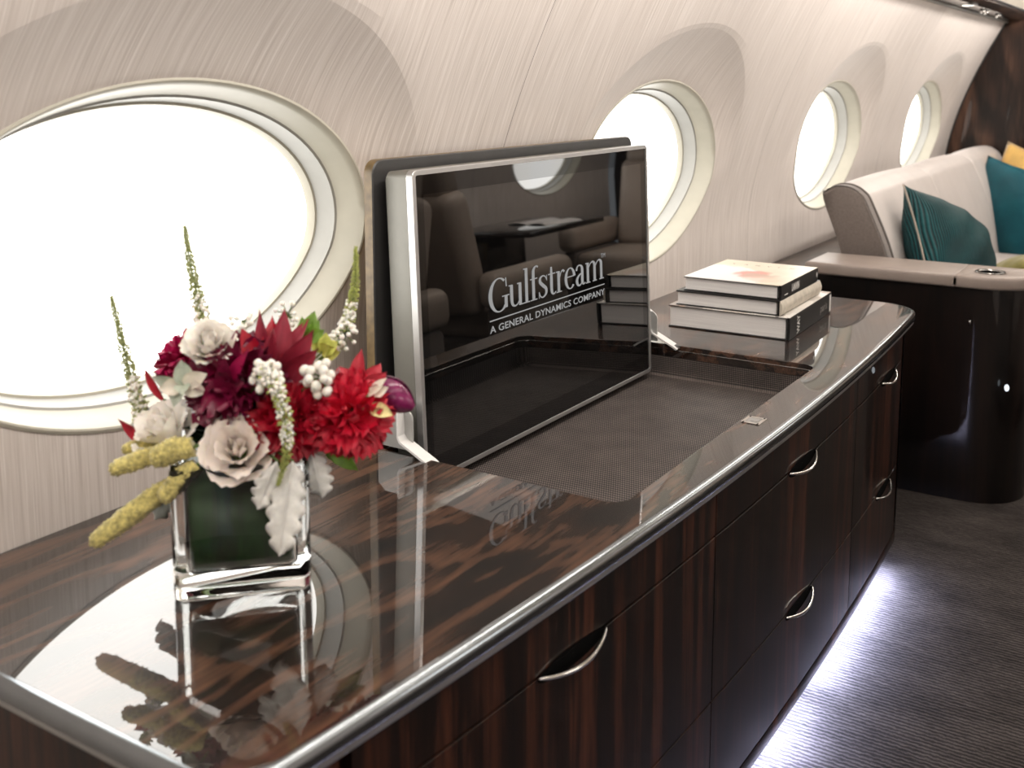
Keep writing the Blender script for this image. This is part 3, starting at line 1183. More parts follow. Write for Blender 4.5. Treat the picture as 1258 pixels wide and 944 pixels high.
# hinge brackets at both ends of the tray
def bracket(label, loc, flip):
    t = thing('hinge_bracket', label, 'bracket', loc)
    s = -1 if flip else 1
    # upright grey leaf
    mb = MB()
    out = [(-0.045, 0.002), (0.03, 0.002), (0.03, 0.052)] + [(0.012 + 0.018 * math.cos(a), 0.055 + 0.018 * math.sin(a)) for a in np.linspace(0.1, PI * 0.5, 6)] + [(-0.03, 0.073), (-0.045, 0.06)]
    mb.prism(out, 'y', 0, 0.004)
    mb.build('leaf', 'bracket_grey', t)
    path = [(0.006, 0.078), (0.012, 0.070), (0.014, 0.030), (0.020, 0.022), (0.075, -0.004), (0.085, -0.010)]
    wds = [0.012, 0.020, 0.022, 0.024, 0.024, 0.006]
    mb = MB()
    top, bot = [], []
    for (x, z), w_ in zip(path, wds):
        top.append([(x, -s * w_ * 1.0 + s * 0.004, z), (x, s * 0.006, z)])
        bot.append([(x - 0.003, -s * w_ + s * 0.004, z - 0.003), (x - 0.003, s * 0.006, z - 0.003)])
    mb.grid(top, False)
    mb.grid(bot, False)
    mb.grid([[a[0] for a in top], [b_[0] for b_ in bot]], False)
    mb.grid([[a[1] for a in top], [b_[1] for b_ in bot]], False)
    mb.build('bent_strap', 'bracket_white', t)
    return t


bracket('white bent metal bracket at the near end of the television, beside the flowers', (-1.114, 1.368, CT + 0.003), False)
bracket('white bent metal bracket at the far end of the television, beside the books', (-1.105, 2.297, CT + 0.003), True)

# ------------------------------------------------------------------ books


def book(label, corner, size, rot, cover, spine, z0, round_spine=False, cover_t=0.0028):
    """corner = near left corner; spine on the +x side"""
    t = thing('book', label, 'book', (corner[0], corner[1], z0), rot, 'coffee table books stacked on the credenza')
    wx_, ly_, th_ = size
    mb = MB()
    mb.box((wx_ / 2 - 0.004, ly_ / 2, th_ / 2), (wx_ - 0.014, ly_ - 0.010, th_ - 2 * cover_t))
    mb.build('page_block', 'page_edges', t)
    mb = MB()
    mb.box((wx_ / 2, ly_ / 2, th_ - cover_t / 2), (wx_, ly_, cover_t), 0.0006, 1, None, False)
    # shift the printed area origin to the middle of the cover
    me = mb.mesh('front_cover')
    me.transform(Matrix.Translation((-wx_ / 2, -ly_ / 2, -th_)))
    me.materials.append(MATS[cover])
    fc = link('front_cover', me, t)
    fc.location = (wx_ / 2, ly_ / 2, th_)
    mb = MB()
    mb.box((wx_ / 2, ly_ / 2, th_ - cover_t * 0.95), (wx_ + 0.0006, ly_ + 0.0006, cover_t * 0.5))
    mb.build('cover_board', 'cover_black', t)
    mb = MB()
    mb.box((wx_ / 2, ly_ / 2, cover_t / 2), (wx_, ly_, cover_t), 0.0006, 1)
    mb.build('back_cover', 'cover_black', t)
    mb = MB()
    bul = 0.006 if round_spine else 0.001
    prof = [(wx_ - 0.004, 0.0004)] + [(wx_ + bul * math.sin(PI * k / 8), 0.0004 + (th_ - 0.0008) * k / 8) for k in range(9)] + [(wx_ - 0.004, th_ - 0.0004)]
    mb.prism(prof, 'y', -0.0002, ly_ + 0.0002, False)
    sp = mb.build('spine', spine, t, 30)
    mb = MB()
    mb.box((wx_ - 0.0035, -0.0006, th_ / 2), (0.0045, 0.0012, th_ - 0.0006))
    mb.build('hinge_edge', 'cover_black', t)
    return t, sp, fc


b1, sp1, fc1 = book('bottom book of the stack, black spine with white letters and collage cover', (-1.128, 2.478), (0.312, 0.378, 0.056), math.radians(2.0), 'cover_collage_print', 'spine_charcoal', CT + 0.0005)
b2, sp2, fc2 = book('middle book of the stack, with plain cream rounded spine', (-1.112, 2.487), (0.270, 0.330, 0.037), math.radians(1.0), 'cover_black', 'spine_cream', CT + 0.057, True)
b3, sp3, fc3 = book('top book of the stack, cream cover with blush flower and black spine', (-1.096, 2.497), (0.252, 0.305, 0.036), math.radians(1.0), 'cover_flower_print', 'spine_charcoal', CT + 0.0945)


def spine_text(parent, s, x, y0, y1, z0, zh, material='print_white', vertical=False, bold=0.0):
    vs, fs = text_mesh(s, 0.02, 0.0, bold)
    vs[:, 1] -= vs[:, 1].min()
    wd, hg = vs[:, 0].max(), vs[:, 1].max()
    mb = MB()
    if not vertical:
        mb.add([(x, y0 + v[0] / wd * (y1 - y0), z0 + v[1] / hg * zh) for v in vs], fs, False)
    else:
        mb.add([(x, y0 + (1 - v[1] / hg) * (y1 - y0), z0 + v[0] / wd * zh) for v in vs], fs, False)
    return mb.build('lettering', material, parent)


spine_text(sp3, 'LANVIN', 0.2535, 0.080, 0.140, 0.0085, 0.019, bold=0.0007)
mb = MB()
mb.box((0.2533, 0.036, 0.009), (0.0004, 0.026, 0.0022))
mb.build('imprint', 'print_white', sp3)
mb = MB()
mb.ball((0.2534, 0.293, 0.018), (0.0006, 0.004, 0.007), 8, 4)
mb.build('emblem', 'print_white', sp3)
spine_text(sp1, 'WAY', 0.3135, 0.058, 0.082, 0.005, 0.046, vertical=True, bold=0.0006)
spine_text(sp1, 'paris', 0.3135, 0.27, 0.335, 0.012, 0.026, 'print_grey')
mb = MB()
mb.box((0.3134, 0.366, 0.028), (0.0006, 0.014, 0.045))
mb.build('pale_band', 'print_white', sp1)
# spaced capitals across the top cover
for k, ch in enumerate('LANVIN'):
    vs, fs = text_mesh(ch, 0.017, 0.0)
    mb = MB()
    # read from the spine side: letters run along x
    mb.add([(-0.085 + 0.031 * k + v[0] * 1.0, 0.086 + v[1] * 1.1, 0.0003) for v in vs], fs, False)
    mb.build('cover_letter', 'print_dash', fc3)

# ------------------------------------------------------------------ vase
VX, VY = -1.002, 0.9155
VR = math.radians(46.2)
S = 0.163
VH = 0.163
vase = thing('glass_vase', 'square clear glass vase lined with a dark green leaf', 'vase', (VX, VY, CT + 0.0005), VR)


def sqloop(s, z, r, n=5):
    return [(a, b_, z) for a, b_ in rrect(-s / 2, s / 2, -s / 2, s / 2, r, n)]


mb = MB()
IN = 0.016
out = [sqloop(S - 0.006, 0.0, 0.012), sqloop(S - 0.001, 0.003, 0.014), sqloop(S, 0.012, 0.014), sqloop(S + 0.001, VH - 0.004, 0.014), sqloop(S - 0.003, VH, 0.013),
       sqloop(S - 2 * IN + 0.003, VH, 0.009), sqloop(S - 2 * IN, VH - 0.004, 0.008), sqloop(S - 2 * IN, 0.034, 0.008), sqloop(S - 2 * IN - 0.006, 0.029, 0.008)]
mb.grid(out, True, False, False, True)
n = len(out[0])
mb.add(out[0], [tuple(reversed(range(n)))], False)
mb.add(out[-1], [tuple(range(n))], False)
mb.build('glass_body', 'vase_glass', vase, 50)
mb = MB()
inn = S - 2 * IN
loops = [sqloop(inn - 0.008, 0.0315, 0.009), sqloop(inn - 0.002, 0.036, 0.010), sqloop(inn, 0.05, 0.010), sqloop(inn, VH - 0.004, 0.010), sqloop(inn - 0.012, VH - 0.006, 0.008)]
mb.grid(loops, True, False, False, True)
mb.add(loops[0], [tuple(reversed(range(n)))], False)
mb.add(loops[-1], [tuple(range(n))], False)
mb.v = [(x * (inn - 0.0024) / inn, y * (inn + 0.0012) / inn, z) for x, y, z in mb.v]
mb.build('leaf_lining', 'lining_leaf', vase)

# ------------------------------------------------------------------ bouquet (coordinates relative to the vase base)
BQ = Vector((VX, VY, CT))
TOCAM = Vector((0.55, -0.80, 0.22)).normalized()
FG = 'flowers in the square glass vase'


def basis(z, roll=0.0):
    z = Vector(z).normalized()
    x = z.orthogonal().normalized()
    y = z.cross(x)
    M = Matrix((x, y, z)).transposed()
    return M @ Matrix.Rotation(roll, 3, 'Z')


def petal_mesh(name, length, width, cup, curl, tipw=0.35, base=0.25, ruffle=0.0, nu=7, nv=6, point=False, material='rose_petal', seed=0):
    """petal rising along +z from the origin, inner face towards -y; curl bends the tip to +y"""
    rnd = random.Random(seed)
    P = []
    ph = rnd.random() * 6
    for i in range(nu):
        u = i / (nu - 1)
        if point:
            wv_ = width * (math.sin(PI * min(1, 0.08 + 0.92 * u)) ** 0.8)
        else:
            wv_ = width * (base + (1 - base) * math.sin(PI * 0.5 * min(1, u * 1.5))) * (1 if u < 0.7 else math.sqrt(max(0, 1 - ((u - 0.7) / 0.3) ** 2 * (1 - tipw ** 2))))
        row = []
        for j in range(nv):
            v = -1 + 2 * j / (nv - 1)
            a = v * cup
            x = wv_ * (math.sin(a) / cup if cup else v)
            yy = -wv_ * ((1 - math.cos(a)) / cup if cup else 0) * 1.0
            z = length * u - 0.04 * length * v * v * u
            yy += curl * length * u * u
            if ruffle:
                yy += ruffle * length * u * math.sin(v * 7 + ph + u * 3)
                z += ruffle * length * u * math.cos(v * 9 + ph) * 0.6
            row.append((x, yy, z))
        P.append(row)
    mb = MB()
    mb.grid(P, True)
    me = mb.mesh(name)
    me.materials.append(MATS[material])
    return me


def stem(root, p0, r=0.0025, material='stem_green', name='stem'):
    """stem from the flower down into the vase, clipped short of the lining; coordinates local to root"""
    base = BQ + Vector((0, 0, 0.172))
    loc = Vector(root.location)
    a = Vector(p0)
    b_ = base - loc
    mid = (a + b_) / 2 + Vector((0, 0, 0.004))
    mb = MB()
    mb.tube(catmull([a, mid, b_], 4), r, 6)
    return mb.build(name, material, root)


def place(o, parent, M3, loc=(0, 0, 0), s=1.0):
    o.parent = parent
    o.matrix_local = Matrix.Translation(loc) @ M3.to_4x4() @ Matrix.Scale(s, 4)


def rose(label, c, size, axis, material, seed, opened=1.0):
    root = thing('rose', label, 'rose', BQ + Vector(c), 0, FG)
    rnd = random.Random(seed)
    R = size / 2
    B = basis(axis, rnd.random() * 6)
    layers = [(3, 0.10, 0.50, 0.78, 1.25, -0.05), (4, 0.22, 0.62, 0.80, 1.0, -0.02), (5, 0.36, 0.78, 0.80, 0.85, 0.05), (5, 0.54, 0.92, 0.74, 0.7, 0.16), (6, 0.70, 1.0, 0.62, 0.6, 0.30)]
    for li, (cnt, rad, wd_, ln, cup, curl) in enumerate(layers):
        me = petal_mesh('petal', ln * R * 1.35, wd_ * R * 0.62, cup, curl * opened, 0.55, 0.45, 0.015 + 0.01 * li, 7, 7, False, material, seed + li)
        for k in range(cnt):
            a = 2 * PI * (k + 0.5 * (li % 2)) / cnt + rnd.uniform(-0.15, 0.15) + li * 0.7
            tilt = (0.02 + 0.17 * li) * opened + rnd.uniform(-0.04, 0.04)
            M = B @ Matrix.Rotation(a, 3, 'Z') @ Matrix.Rotation(-tilt, 3, 'X')
            off = B @ (Matrix.Rotation(a, 3, 'Z') @ Vector((0, rad * R * 0.55, -R * 0.62 - 0.03 * R * li)))
            p = link('petal', me, root)
            place(p, root, M, off, rnd.uniform(0.94, 1.05))
    # calyx and stem
    mb = MB()
    mb.ball(B @ Vector((0, 0, -R * 0.66)), (R * 0.30,) * 3, 8, 6)
    mb.build('calyx', 'stem_green', root)
    stem(root, B @ Vector((0, 0, -R * 0.75)))
    return root


def peony(label, c, size, axis, material, seed, cat='peony', n=60, pointy=False, squash=0.8):
    root = thing(cat.replace(' ', '_'), label, cat, BQ + Vector(c), 0, FG)
    rnd = random.Random(seed)
    R = size / 2
    B = basis(axis, rnd.random() * 6)
    meshes = [petal_mesh('petal', R * 0.74, R * 0.33, 1.0, 0.25, 0.75, 0.40, 0.16, 7, 8, pointy, material, seed + i) for i in range(4)]
    for k in range(n):
        t = (k + 0.5) / n
        th = math.acos(1 - 1.25 * t)          # angle from the axis
        ph = k * 2.39996
        d = Vector((math.sin(th) * math.cos(ph), math.sin(th) * math.sin(ph), math.cos(th) * squash))
        pos = B @ (d * R * 0.38)
        dirw = (B @ d).normalized()
        M = basis(dirw, 0)
        # turn so the petal's outer face looks away from the axis
        out = B @ Vector((math.cos(ph), math.sin(ph), 0))
        y = (out - dirw * out.dot(dirw))
        y = y.normalized() if y.length > 1e-4 else dirw.orthogonal().normalized()
        x = y.cross(dirw)
        M = Matrix((x, y, dirw)).transposed() @ Matrix.Rotation(rnd.uniform(-0.5, 0.5), 3, 'Z') @ Matrix.Rotation(rnd.uniform(-0.25, 0.3), 3, 'X')
        p = link('petal', meshes[k % 4], root)
        place(p, root, M, pos, rnd.uniform(0.85, 1.15))
    mb = MB()
    mb.ball((0, 0, 0), R * 0.5, 10, 8)
    mb.build('flower_core', material, root)
    stem(root, B @ Vector((0, 0, -R * 0.45)))
    return root


def spears(label, c, tips, material, width, cat, name, seed, mats=None):
    root = thing(name, label, cat, BQ + Vector(c), 0, FG)
    for i, tp in enumerate(tips):
        d = Vector(tp) - Vector(c)
        ln = d.length
        me = petal_mesh('petal', ln, width * (0.9 + 0.2 * ((i * 7) % 3) / 2), 0.8, 0.10, 0.4, 0.2, 0.01, 9, 5, True, (mats or [material])[i % len(mats or [material])], seed + i)
        z = d.normalized()
        y = -(TOCAM - z * TOCAM.dot(z)).normalized()
        M = Matrix((y.cross(z), y, z)).transposed() @ Matrix.Rotation(0.5 * ((i % 3) - 1), 3, 'Z')
        p = link('petal', me, root)
        place(p, root, M, (0, 0, 0))
    stem(root, (0, 0, 0))
    return root


def spike(label, path, mat_stem, bloom, seed, group=FG, r0=0.010, n=480, flowers=0.35):
    root = thing('veronica_spike', label, 'flower spike', BQ + Vector(path[0]), 0, group)
    rnd = random.Random(seed)
    o = Vector(path[0])
    P = [p - o for p in catmull(path, 8)]
    mb = MB()
    mb.tube(P, [0.0022 * (1 - 0.7 * i / (len(P) - 1)) for i in range(len(P))], 6)
    mb.build('stem', 'stem_green', root)
    bud, fl = MB(), MB()
    for k in range(n):
        t = (k + 0.5) / n
        i = t * (len(P) - 1)
        a = int(i)
        p = P[a].lerp(P[min(a + 1, len(P) - 1)], i - a)
        tan = (P[min(a + 1, len(P) - 1)] - P[max(a - 1, 0)]).normalized()
        r = r0 * (1 - t) ** 0.75 + 0.0012
        ph = k * 2.39996
        d = basis(tan) @ Vector((math.cos(ph), math.sin(ph), 0.35))
        q = p + d * r * rnd.uniform(0.30, 1.1)
        sz = 0.0011 + 0.0013 * (1 - t)
        if t < flowers and rnd.random() < 0.6:
            fl.ball(q, sz * 1.35, 5, 4)
        else:
            bud.ball(q, (sz * 0.8, sz * 0.8, sz * 1.5), 5, 4, basis(d).to_3x3())
    o_ = bud.build('buds', mat_stem, root)
    o_['kind'] = 'stuff'
    if fl.v:
        o_ = fl.build('florets', bloom, root)
        o_['kind'] = 'stuff'
    if (Vector(path[0]) - Vector((0, 0, 0.172))).length > 0.03:
        stem(root, (0, 0, 0), 0.002, name='lower_stem')
    return root


def tail(label, a, b_, w_, seed):
    """velvety hanging amaranth tail"""
    root = thing('amaranth_tail', label, 'amaranth', BQ + Vector(a), 0, FG)
    rnd = random.Random(seed)
    d = Vector(b_) - Vector(a)
    path = catmull([(0, 0, 0), d * 0.33 + Vector((0, 0, 0.004)), d * 0.7 + Vector((0, 0, 0.002)), d], 7)
    n = len(path)
    mb = MB()
    rows = []
    tan = d.normalized()
    B = basis(tan)
    seg = 14
    for i, p in enumerate(path):
        t = i / (n - 1)
        r = w_ / 2 * (0.55 + 0.45 * math.sin(PI * min(1, 0.15 + t * 0.75))) * math.sqrt(max(0.02, 1 - max(0, (t - 0.86) / 0.14) ** 2))
        rows.append([p + B @ Vector((math.cos(2 * PI * j / seg), math.sin(2 * PI * j / seg), 0)) * r * rnd.uniform(0.88, 1.12) for j in range(seg)])
    mb.grid(rows, True, False, False, True)
    mb.add([rows[-1][j] for j in range(seg)], [tuple(range(seg))], True)
    mb.add([rows[0][j] for j in range(seg)], [tuple(range(seg))], True)
    mb.build('plume', 'amaranth', root)
    kn = MB()
    for i in range(n):
        for j in range(0, seg, 2):
            kn.ball(rows[i][(j + i) % seg], 0.0013, 5, 3)
    o_ = kn.build('bead_florets', 'amaranth', root)
    o_['kind'] = 'stuff'
    stem(root, (0, 0, 0), 0.002)
    return root


def lobed_leaf(label, a, b_, width, material, seed, lobes=5, name='dusty_miller_leaf'):
    root = thing(name, label, 'leaf', BQ + Vector(a), 0, FG)
    rnd = random.Random(seed)
    d = Vector(b_) - Vector(a)
    ln = d.length
    z = d.normalized()
    y = (TOCAM - z * TOCAM.dot(z)).normalized()
    x = y.cross(z)
    M = Matrix((x, y, z)).transposed()
    n = 36
    for_side = []
    rows = []
    for i in range(n + 1):
        t = i / n
        env = (0.35 + 0.75 * math.sin(PI * (0.12 + 0.80 * t))) * (1 if t < 0.82 else math.sqrt(max(0.0, 1 - ((t - 0.82) / 0.18) ** 2)))
        row = []
        for j in range(7):
            v = -1 + 2 * j / 6
            lob = 1 - 0.42 * (1 - abs(math.sin(PI * (t * lobes + (0.25 if v > 0 else 0)))) ** 0.6) * (abs(v) ** 1.5)
            xx = width / 2 * env * v * lob
            yy = 0.006 * math.sin(PI * t) + 0.004 * math.cos(5 * t + v * 2) - 0.006 * v * v + 0.001 * math.sin(t * 2 * PI * lobes) * abs(v)
            zz = ln * t + 0.012 * abs(v) * (1 - t)
            row.append(M @ Vector((xx, yy, zz)))
        rows.append(row)
    mb = MB()
    mb.grid(rows, True)
    o = mb.build('blade', material, root)
    md = o.modifiers.new('solid', 'SOLIDIFY')
    md.thickness = 0.0012
    mb = MB()
    mb.tube([M @ Vector((0, 0.0035 + 0.006 * math.sin(PI * t) + 0.004 * math.cos(5 * t), ln * t)) for t in np.linspace(0, 0.9, 10)], [0.0014 * (1 - 0.7 * t) for t in np.linspace(0, 0.9, 10)], 5)
    mb.build('midrib', material, root)
    stem(root, (0, 0, 0), 0.0015)
    return root


def berries(label, c, n, spread, r, seed, cat='berry sprig'):
    root = thing('berry_sprig', label, cat, BQ + Vector(c), 0, FG)
    rnd = random.Random(seed)
    me = MB().ball((0, 0, 0), r, 10, 8).mesh('berry')
    me.materials.append(MATS['white_bud'])
    pts = []
    tries = 0
    while len(pts) < n and tries < 4000:
        tries += 1
        p = Vector((rnd.gauss(0, 1), rnd.gauss(0, 1), rnd.gauss(0, 1)))
        p = p.normalized() * spread * rnd.uniform(0.5, 1)
        if p.dot(TOCAM) < -0.2 * spread:
            continue
        if all((p - q).length > 1.7 * r for q in pts):
            pts.append(p)
    mb = MB()
    for p in pts:
        o = link('berry', me, root)
        o.location = p
        s = rnd.uniform(0.8, 1.1)
        o.scale = (s, s, s)
        mb.tube([Vector((0, 0, 0)) - TOCAM * spread * 0.6, p * 0.95], 0.0008, 5)
    mb.build('twigs', 'stem_green', root)
    stem(root, -TOCAM * spread * 0.5, 0.0015)
    return root


def sprig(label, c, tips, material, width, seed, name='green_sprig', cat='sprig'):
    root = thing(name, label, cat, BQ + Vector(c), 0, FG)
    rnd = random.Random(seed)
    for i, d in enumerate(tips):
        d = Vector(d)
        me = petal_mesh('leaf', d.length, width, 0.7, 0.2, 0.4, 0.3, 0.03, 7, 5, True, material, seed + i)
        z = d.normalized()
        y = -(TOCAM - z * TOCAM.dot(z)).normalized()
        M = Matrix((y.cross(z), y, z)).transposed() @ Matrix.Rotation(rnd.uniform(-0.6, 0.6), 3, 'Z')
        p = link('leaf', me, root)
        place(p, root, M, (0, 0, 0))
    stem(root, (0, 0, 0), 0.0015)
    return root


# bed of dark foliage that fills the mouth of the vase
bed = thing('foliage_bed', 'dark green foliage packed in the mouth of the glass vase', 'foliage', BQ + Vector((0, 0, 0.165)), 0, FG)
rnd = random.Random(3)
me = petal_mesh('leaf', 0.048, 0.016, 0.6, 0.25, 0.4, 0.3, 0.03, 7, 5, True, 'deep_leaf', 1)
for k in range(60):
    ph = k * 2.39996
    th = math.acos(1 - 0.85 * (k + 0.5) / 60)
    d = Vector((math.sin(th) * math.cos(ph), math.sin(th) * math.sin(ph), math.cos(th)))
    p = link('leaf', me, bed)
    place(p, bed, basis(d, rnd.random() * 6), d * 0.02, rnd.uniform(0.8, 1.25))

RX = Vector((0.8395, 0.5434, 0))      # screen-right direction used only to lean blooms sideways
peony('deep plum peony in the middle of the bouquet', (0.005, -0.002, 0.242), 0.115, TOCAM + Vector((-0.1, 0, 0.6)), 'plum_petal', 11, n=72)
peony('magenta peony at the left of the bouquet', (-0.088, -0.002, 0.258), 0.080, -RX * 0.8 + Vector((0.15, -0.2, 0.55)), 'magenta_petal', 12, n=58)
peony('crimson peony above the right of the vase', (0.074, 0.014, 0.205), 0.092, TOCAM + Vector((0.1, 0, 0.1)), 'crimson_petal', 13, n=64)
peony('bright red peony at the right of the bouquet', (0.133, 0.055, 0.212), 0.096, TOCAM + RX * 0.45, 'red_petal', 14, n=76)
rose('ivory rose at the top of the bouquet', (-0.012, -0.034, 0.306), 0.070, TOCAM * 0.8 + Vector((0.1, 0, 0.9)), 'rose_petal_ivory', 21, 0.8)
rose('large blush rose hanging over the front of the vase', (0.053, -0.055, 0.189), 0.084, TOCAM + Vector((0.05, 0.1, 0.45)), 'rose_petal', 22, 1.0)
rose('ivory rose at the left of the bouquet', (-0.052, -0.082, 0.202), 0.084, -RX * 0.5 + TOCAM * 0.6 + Vector((0, 0, 0.75)), 'rose_petal_ivory', 23, 1.15)
spears('burgundy spear-leaf flower at the top of the bouquet', (0.042, 0.018, 0.245), [(0.016, 0.016, 0.337), (0.030, 0.030, 0.330), (0.057, 0.031, 0.340), (0.064, 0.056, 0.328), (0.012, -0.006, 0.318), (0.090, 0.045, 0.312), (0.048, 0.010, 0.318), (0.000, 0.010, 0.305), (0.100, 0.040, 0.290)], 'spear_red', 0.016, 'flower', 'leucadendron', 31, ['spear_red', 'crimson_petal', 'spear_red'])
spears('plum pointed petals left of the middle of the bouquet', (0.010, -0.030, 0.236), [(0.045, -0.030, 0.300), (0.030, -0.050, 0.290), (-0.02, -0.03, 0.300), (0.055, -0.045, 0.265), (-0.03, -0.055, 0.25)], 'magenta_petal', 0.013, 'flower', 'pointed_flower', 36, ['magenta_petal', 'plum_petal'])
spears('coral red lily petals at the right of the bouquet', (0.128, 0.080, 0.225), [(0.126, 0.085, 0.288), (0.150, 0.098, 0.270), (0.112, 0.066, 0.268), (0.150, 0.075, 0.250), (0.165, 0.090, 0.262)], 'coral_red', 0.016, 'flower', 'red_lily', 41)
spears('single dark red pointed leaf at the far left of the bouquet', (-0.062, -0.084, 0.177), [(-0.103, -0.106, 0.206)], 'crimson_petal', 0.011, 'leaf', 'pointed_leaf', 46)
spears('small red pointed leaf below the magenta peony', (-0.102, -0.033, 0.214), [(-0.130, -0.043, 0.254)], 'crimson_petal', 0.009, 'leaf', 'pointed_leaf', 47)
spike('green flower spike at the far left of the bouquet', [(-0.120, -0.049, 0.185), (-0.138, -0.052, 0.24), (-0.155, -0.053, 0.295), (-0.169, -0.054, 0.346)], 'spike_green', 'white_bud', 51)
spike('tall green flower spike at the top of the bouquet', [(-0.080, 0.026, 0.280), (-0.098, 0.026, 0.335), (-0.112, 0.027, 0.385), (-0.120, 0.027, 0.432)], 'spike_green', 'white_bud', 52)
spike('lime flower spike with white florets beside the television', [(0.058, 0.105, 0.270), (0.074, 0.120, 0.305), (0.079, 0.132, 0.350), (0.077, 0.139, 0.406)], 'spike_lime', 'white_bud', 53, flowers=0.55)
spike('drooping white flower spike hanging down the front of the bouquet', [(0.072, -0.030, 0.284), (0.105, -0.036, 0.258), (0.119, -0.038, 0.222), (0.122, -0.040, 0.189), (0.113, -0.048, 0.150)], 'spike_lime', 'white_bud', 54, r0=0.011, flowers=0.7, n=380)
berries('cluster of white berries at the centre front of the bouquet', (0.080, -0.027, 0.272), 18, 0.020, 0.0052, 61)
berries('cluster of white berries above the red peony', (0.120, 0.021, 0.264), 15, 0.022, 0.0066, 62)
berries('loose white buds at the foot of the lime spike', (0.085, 0.104, 0.296), 14, 0.022, 0.0036, 63)
berries('tiny white buds behind the burgundy spear-leaf flower', (0.022, 0.066, 0.322), 12, 0.018, 0.0034, 64)
berries('tiny white buds beside the top ivory rose', (-0.001, 0.012, 0.322), 10, 0.016, 0.0036, 65)
tail('longest yellow-green amaranth tail, hanging lowest at left', (-0.010, -0.080, 0.143), (-0.084, -0.163, 0.072), 0.026, 71)
tail('short amaranth tail against the left face of the vase', (0.016, -0.083, 0.166), (-0.010, -0.117, 0.128), 0.024, 72)
tail('amaranth tail lying under the left ivory rose', (0.010, -0.083, 0.187), (-0.028, -0.114, 0.174), 0.030, 73)
tail('pale amaranth tail pointing left under the dark red leaf', (-0.030, -0.090, 0.172), (-0.080, -0.134, 0.156), 0.022, 74)
tail('thin uppermost amaranth tail at the left', (-0.050, -0.080, 0.180), (-0.093, -0.105, 0.171), 0.015, 75)
lobed_leaf('long silver lobed leaf hanging down the front of the vase', (0.114, -0.022, 0.172), (0.121, -0.057, 0.068), 0.042, 'silver_leaf', 81, 5)
lobed_leaf('short silver lobed leaf left of the long silver leaf', (0.098, -0.032, 0.172), (0.087, -0.057, 0.118), 0.030, 'silver_leaf', 82, 4)
lobed_leaf('silver lobed leaf over the right corner of the vase', (0.104, 0.020, 0.170), (0.117, 0.022, 0.112), 0.036, 'silver_leaf', 83, 4)
lobed_leaf('grey lobed leaf behind the hanging amaranth tails', (-0.066, -0.048, 0.124), (-0.086, -0.068, 0.070), 0.034, 'grey_leaf', 84, 4)
# pale succulent rosette
spears('pale green succulent rosette on the left of the bouquet', (-0.031, -0.060, 0.252), [(-0.060, -0.085, 0.262), (0.000, -0.050, 0.268), (-0.034, -0.075, 0.228), (-0.055, -0.070, 0.240), (0.004, -0.055, 0.246), (-0.030, -0.062, 0.284), (-0.01, -0.08, 0.25), (-0.045, -0.085, 0.25)], 'succulent_leaf', 0.012, 'succulent', 'succulent_rosette', 85, ['succulent_leaf', 'cream_petal', 'succulent_leaf'])
spears('cream tubular petals beside the purple calla', (0.160, 0.062, 0.238), [(0.178, 0.074, 0.262), (0.182, 0.074, 0.250)], 'cream_petal', 0.008, 'flower', 'cream_flower', 91)
spears('butter yellow ruffled petal under the purple calla', (0.168, 0.050, 0.228), [(0.196, 0.066, 0.220)], 'butter_petal', 0.012, 'flower', 'yellow_flower', 92)
# calla: wrapped funnel
root = thing('calla_lily', 'dark purple calla bud at the right end of the bouquet', 'calla', BQ + Vector((0.140, 0.092, 0.246)), 0, FG)
d = Vector((0.176, 0.114, 0.218)) - Vector((0.140, 0.092, 0.246))
B = basis(d, 0)
rows = []
for i in range(13):
    t = i / 12
    r = 0.0195 * math.sin(PI * (0.10 + 0.84 * t)) ** 0.8
    rows.append([B @ Vector((r * (1 + 0.10 * a / 6.3) * math.cos(a), r * (1 + 0.10 * a / 6.3) * math.sin(a), 0.062 * t)) for a in np.linspace(0, 2.2 * PI, 20)])
mb = MB()
mb.grid(rows)
mb.build('spathe', 'calla_purple', root)
stem(root, (0, 0, 0), 0.003)
sprig('bright green sprig at the right corner of the vase', (0.108, 0.045, 0.168), [(0.020, 0.020, -0.030), (0.024, 0.012, -0.008), (0.008, 0.012, -0.026), (0.034, 0.022, -0.016), (0.030, 0.022, -0.034), (0.004, 0.004, 0.012)], 'fresh_leaf', 0.010, 101)
sprig('yellow green sprig behind the burgundy spear-leaf flower', (0.060, 0.060, 0.296), [(0.000, 0.006, 0.034), (0.014, 0.010, 0.024), (-0.012, 0.002, 0.028), (0.022, 0.010, 0.012), (0.010, 0.006, 0.036)], 'fresh_leaf', 0.010, 102)
sprig('pale lime blossom below the lime flower spike', (0.076, 0.072, 0.280), [(0.006, 0.004, 0.024), (0.018, 0.008, 0.014), (-0.008, -0.004, 0.018), (0.020, 0.010, -0.002), (0.012, -0.004, 0.010)], 'lime_flower', 0.011, 103, 'lime_blossom', 'flower')

# ------------------------------------------------------------------ sofa, arm console, pillows
sofa = thing('sofa', 'long white leather sofa against the side wall beyond the credenza', 'sofa', (0, 0, 0))
SY0, SY1 = 3.80, 6.66
BACK = [(-1.02, 0.44), (-1.066, 0.70), (-1.142, 0.905), (-1.130, 0.938), (-1.095, 0.955), (-1.050, 0.952), (-1.012, 0.930), (-0.985, 0.89), (-0.905, 0.70), (-0.85, 0.44)]


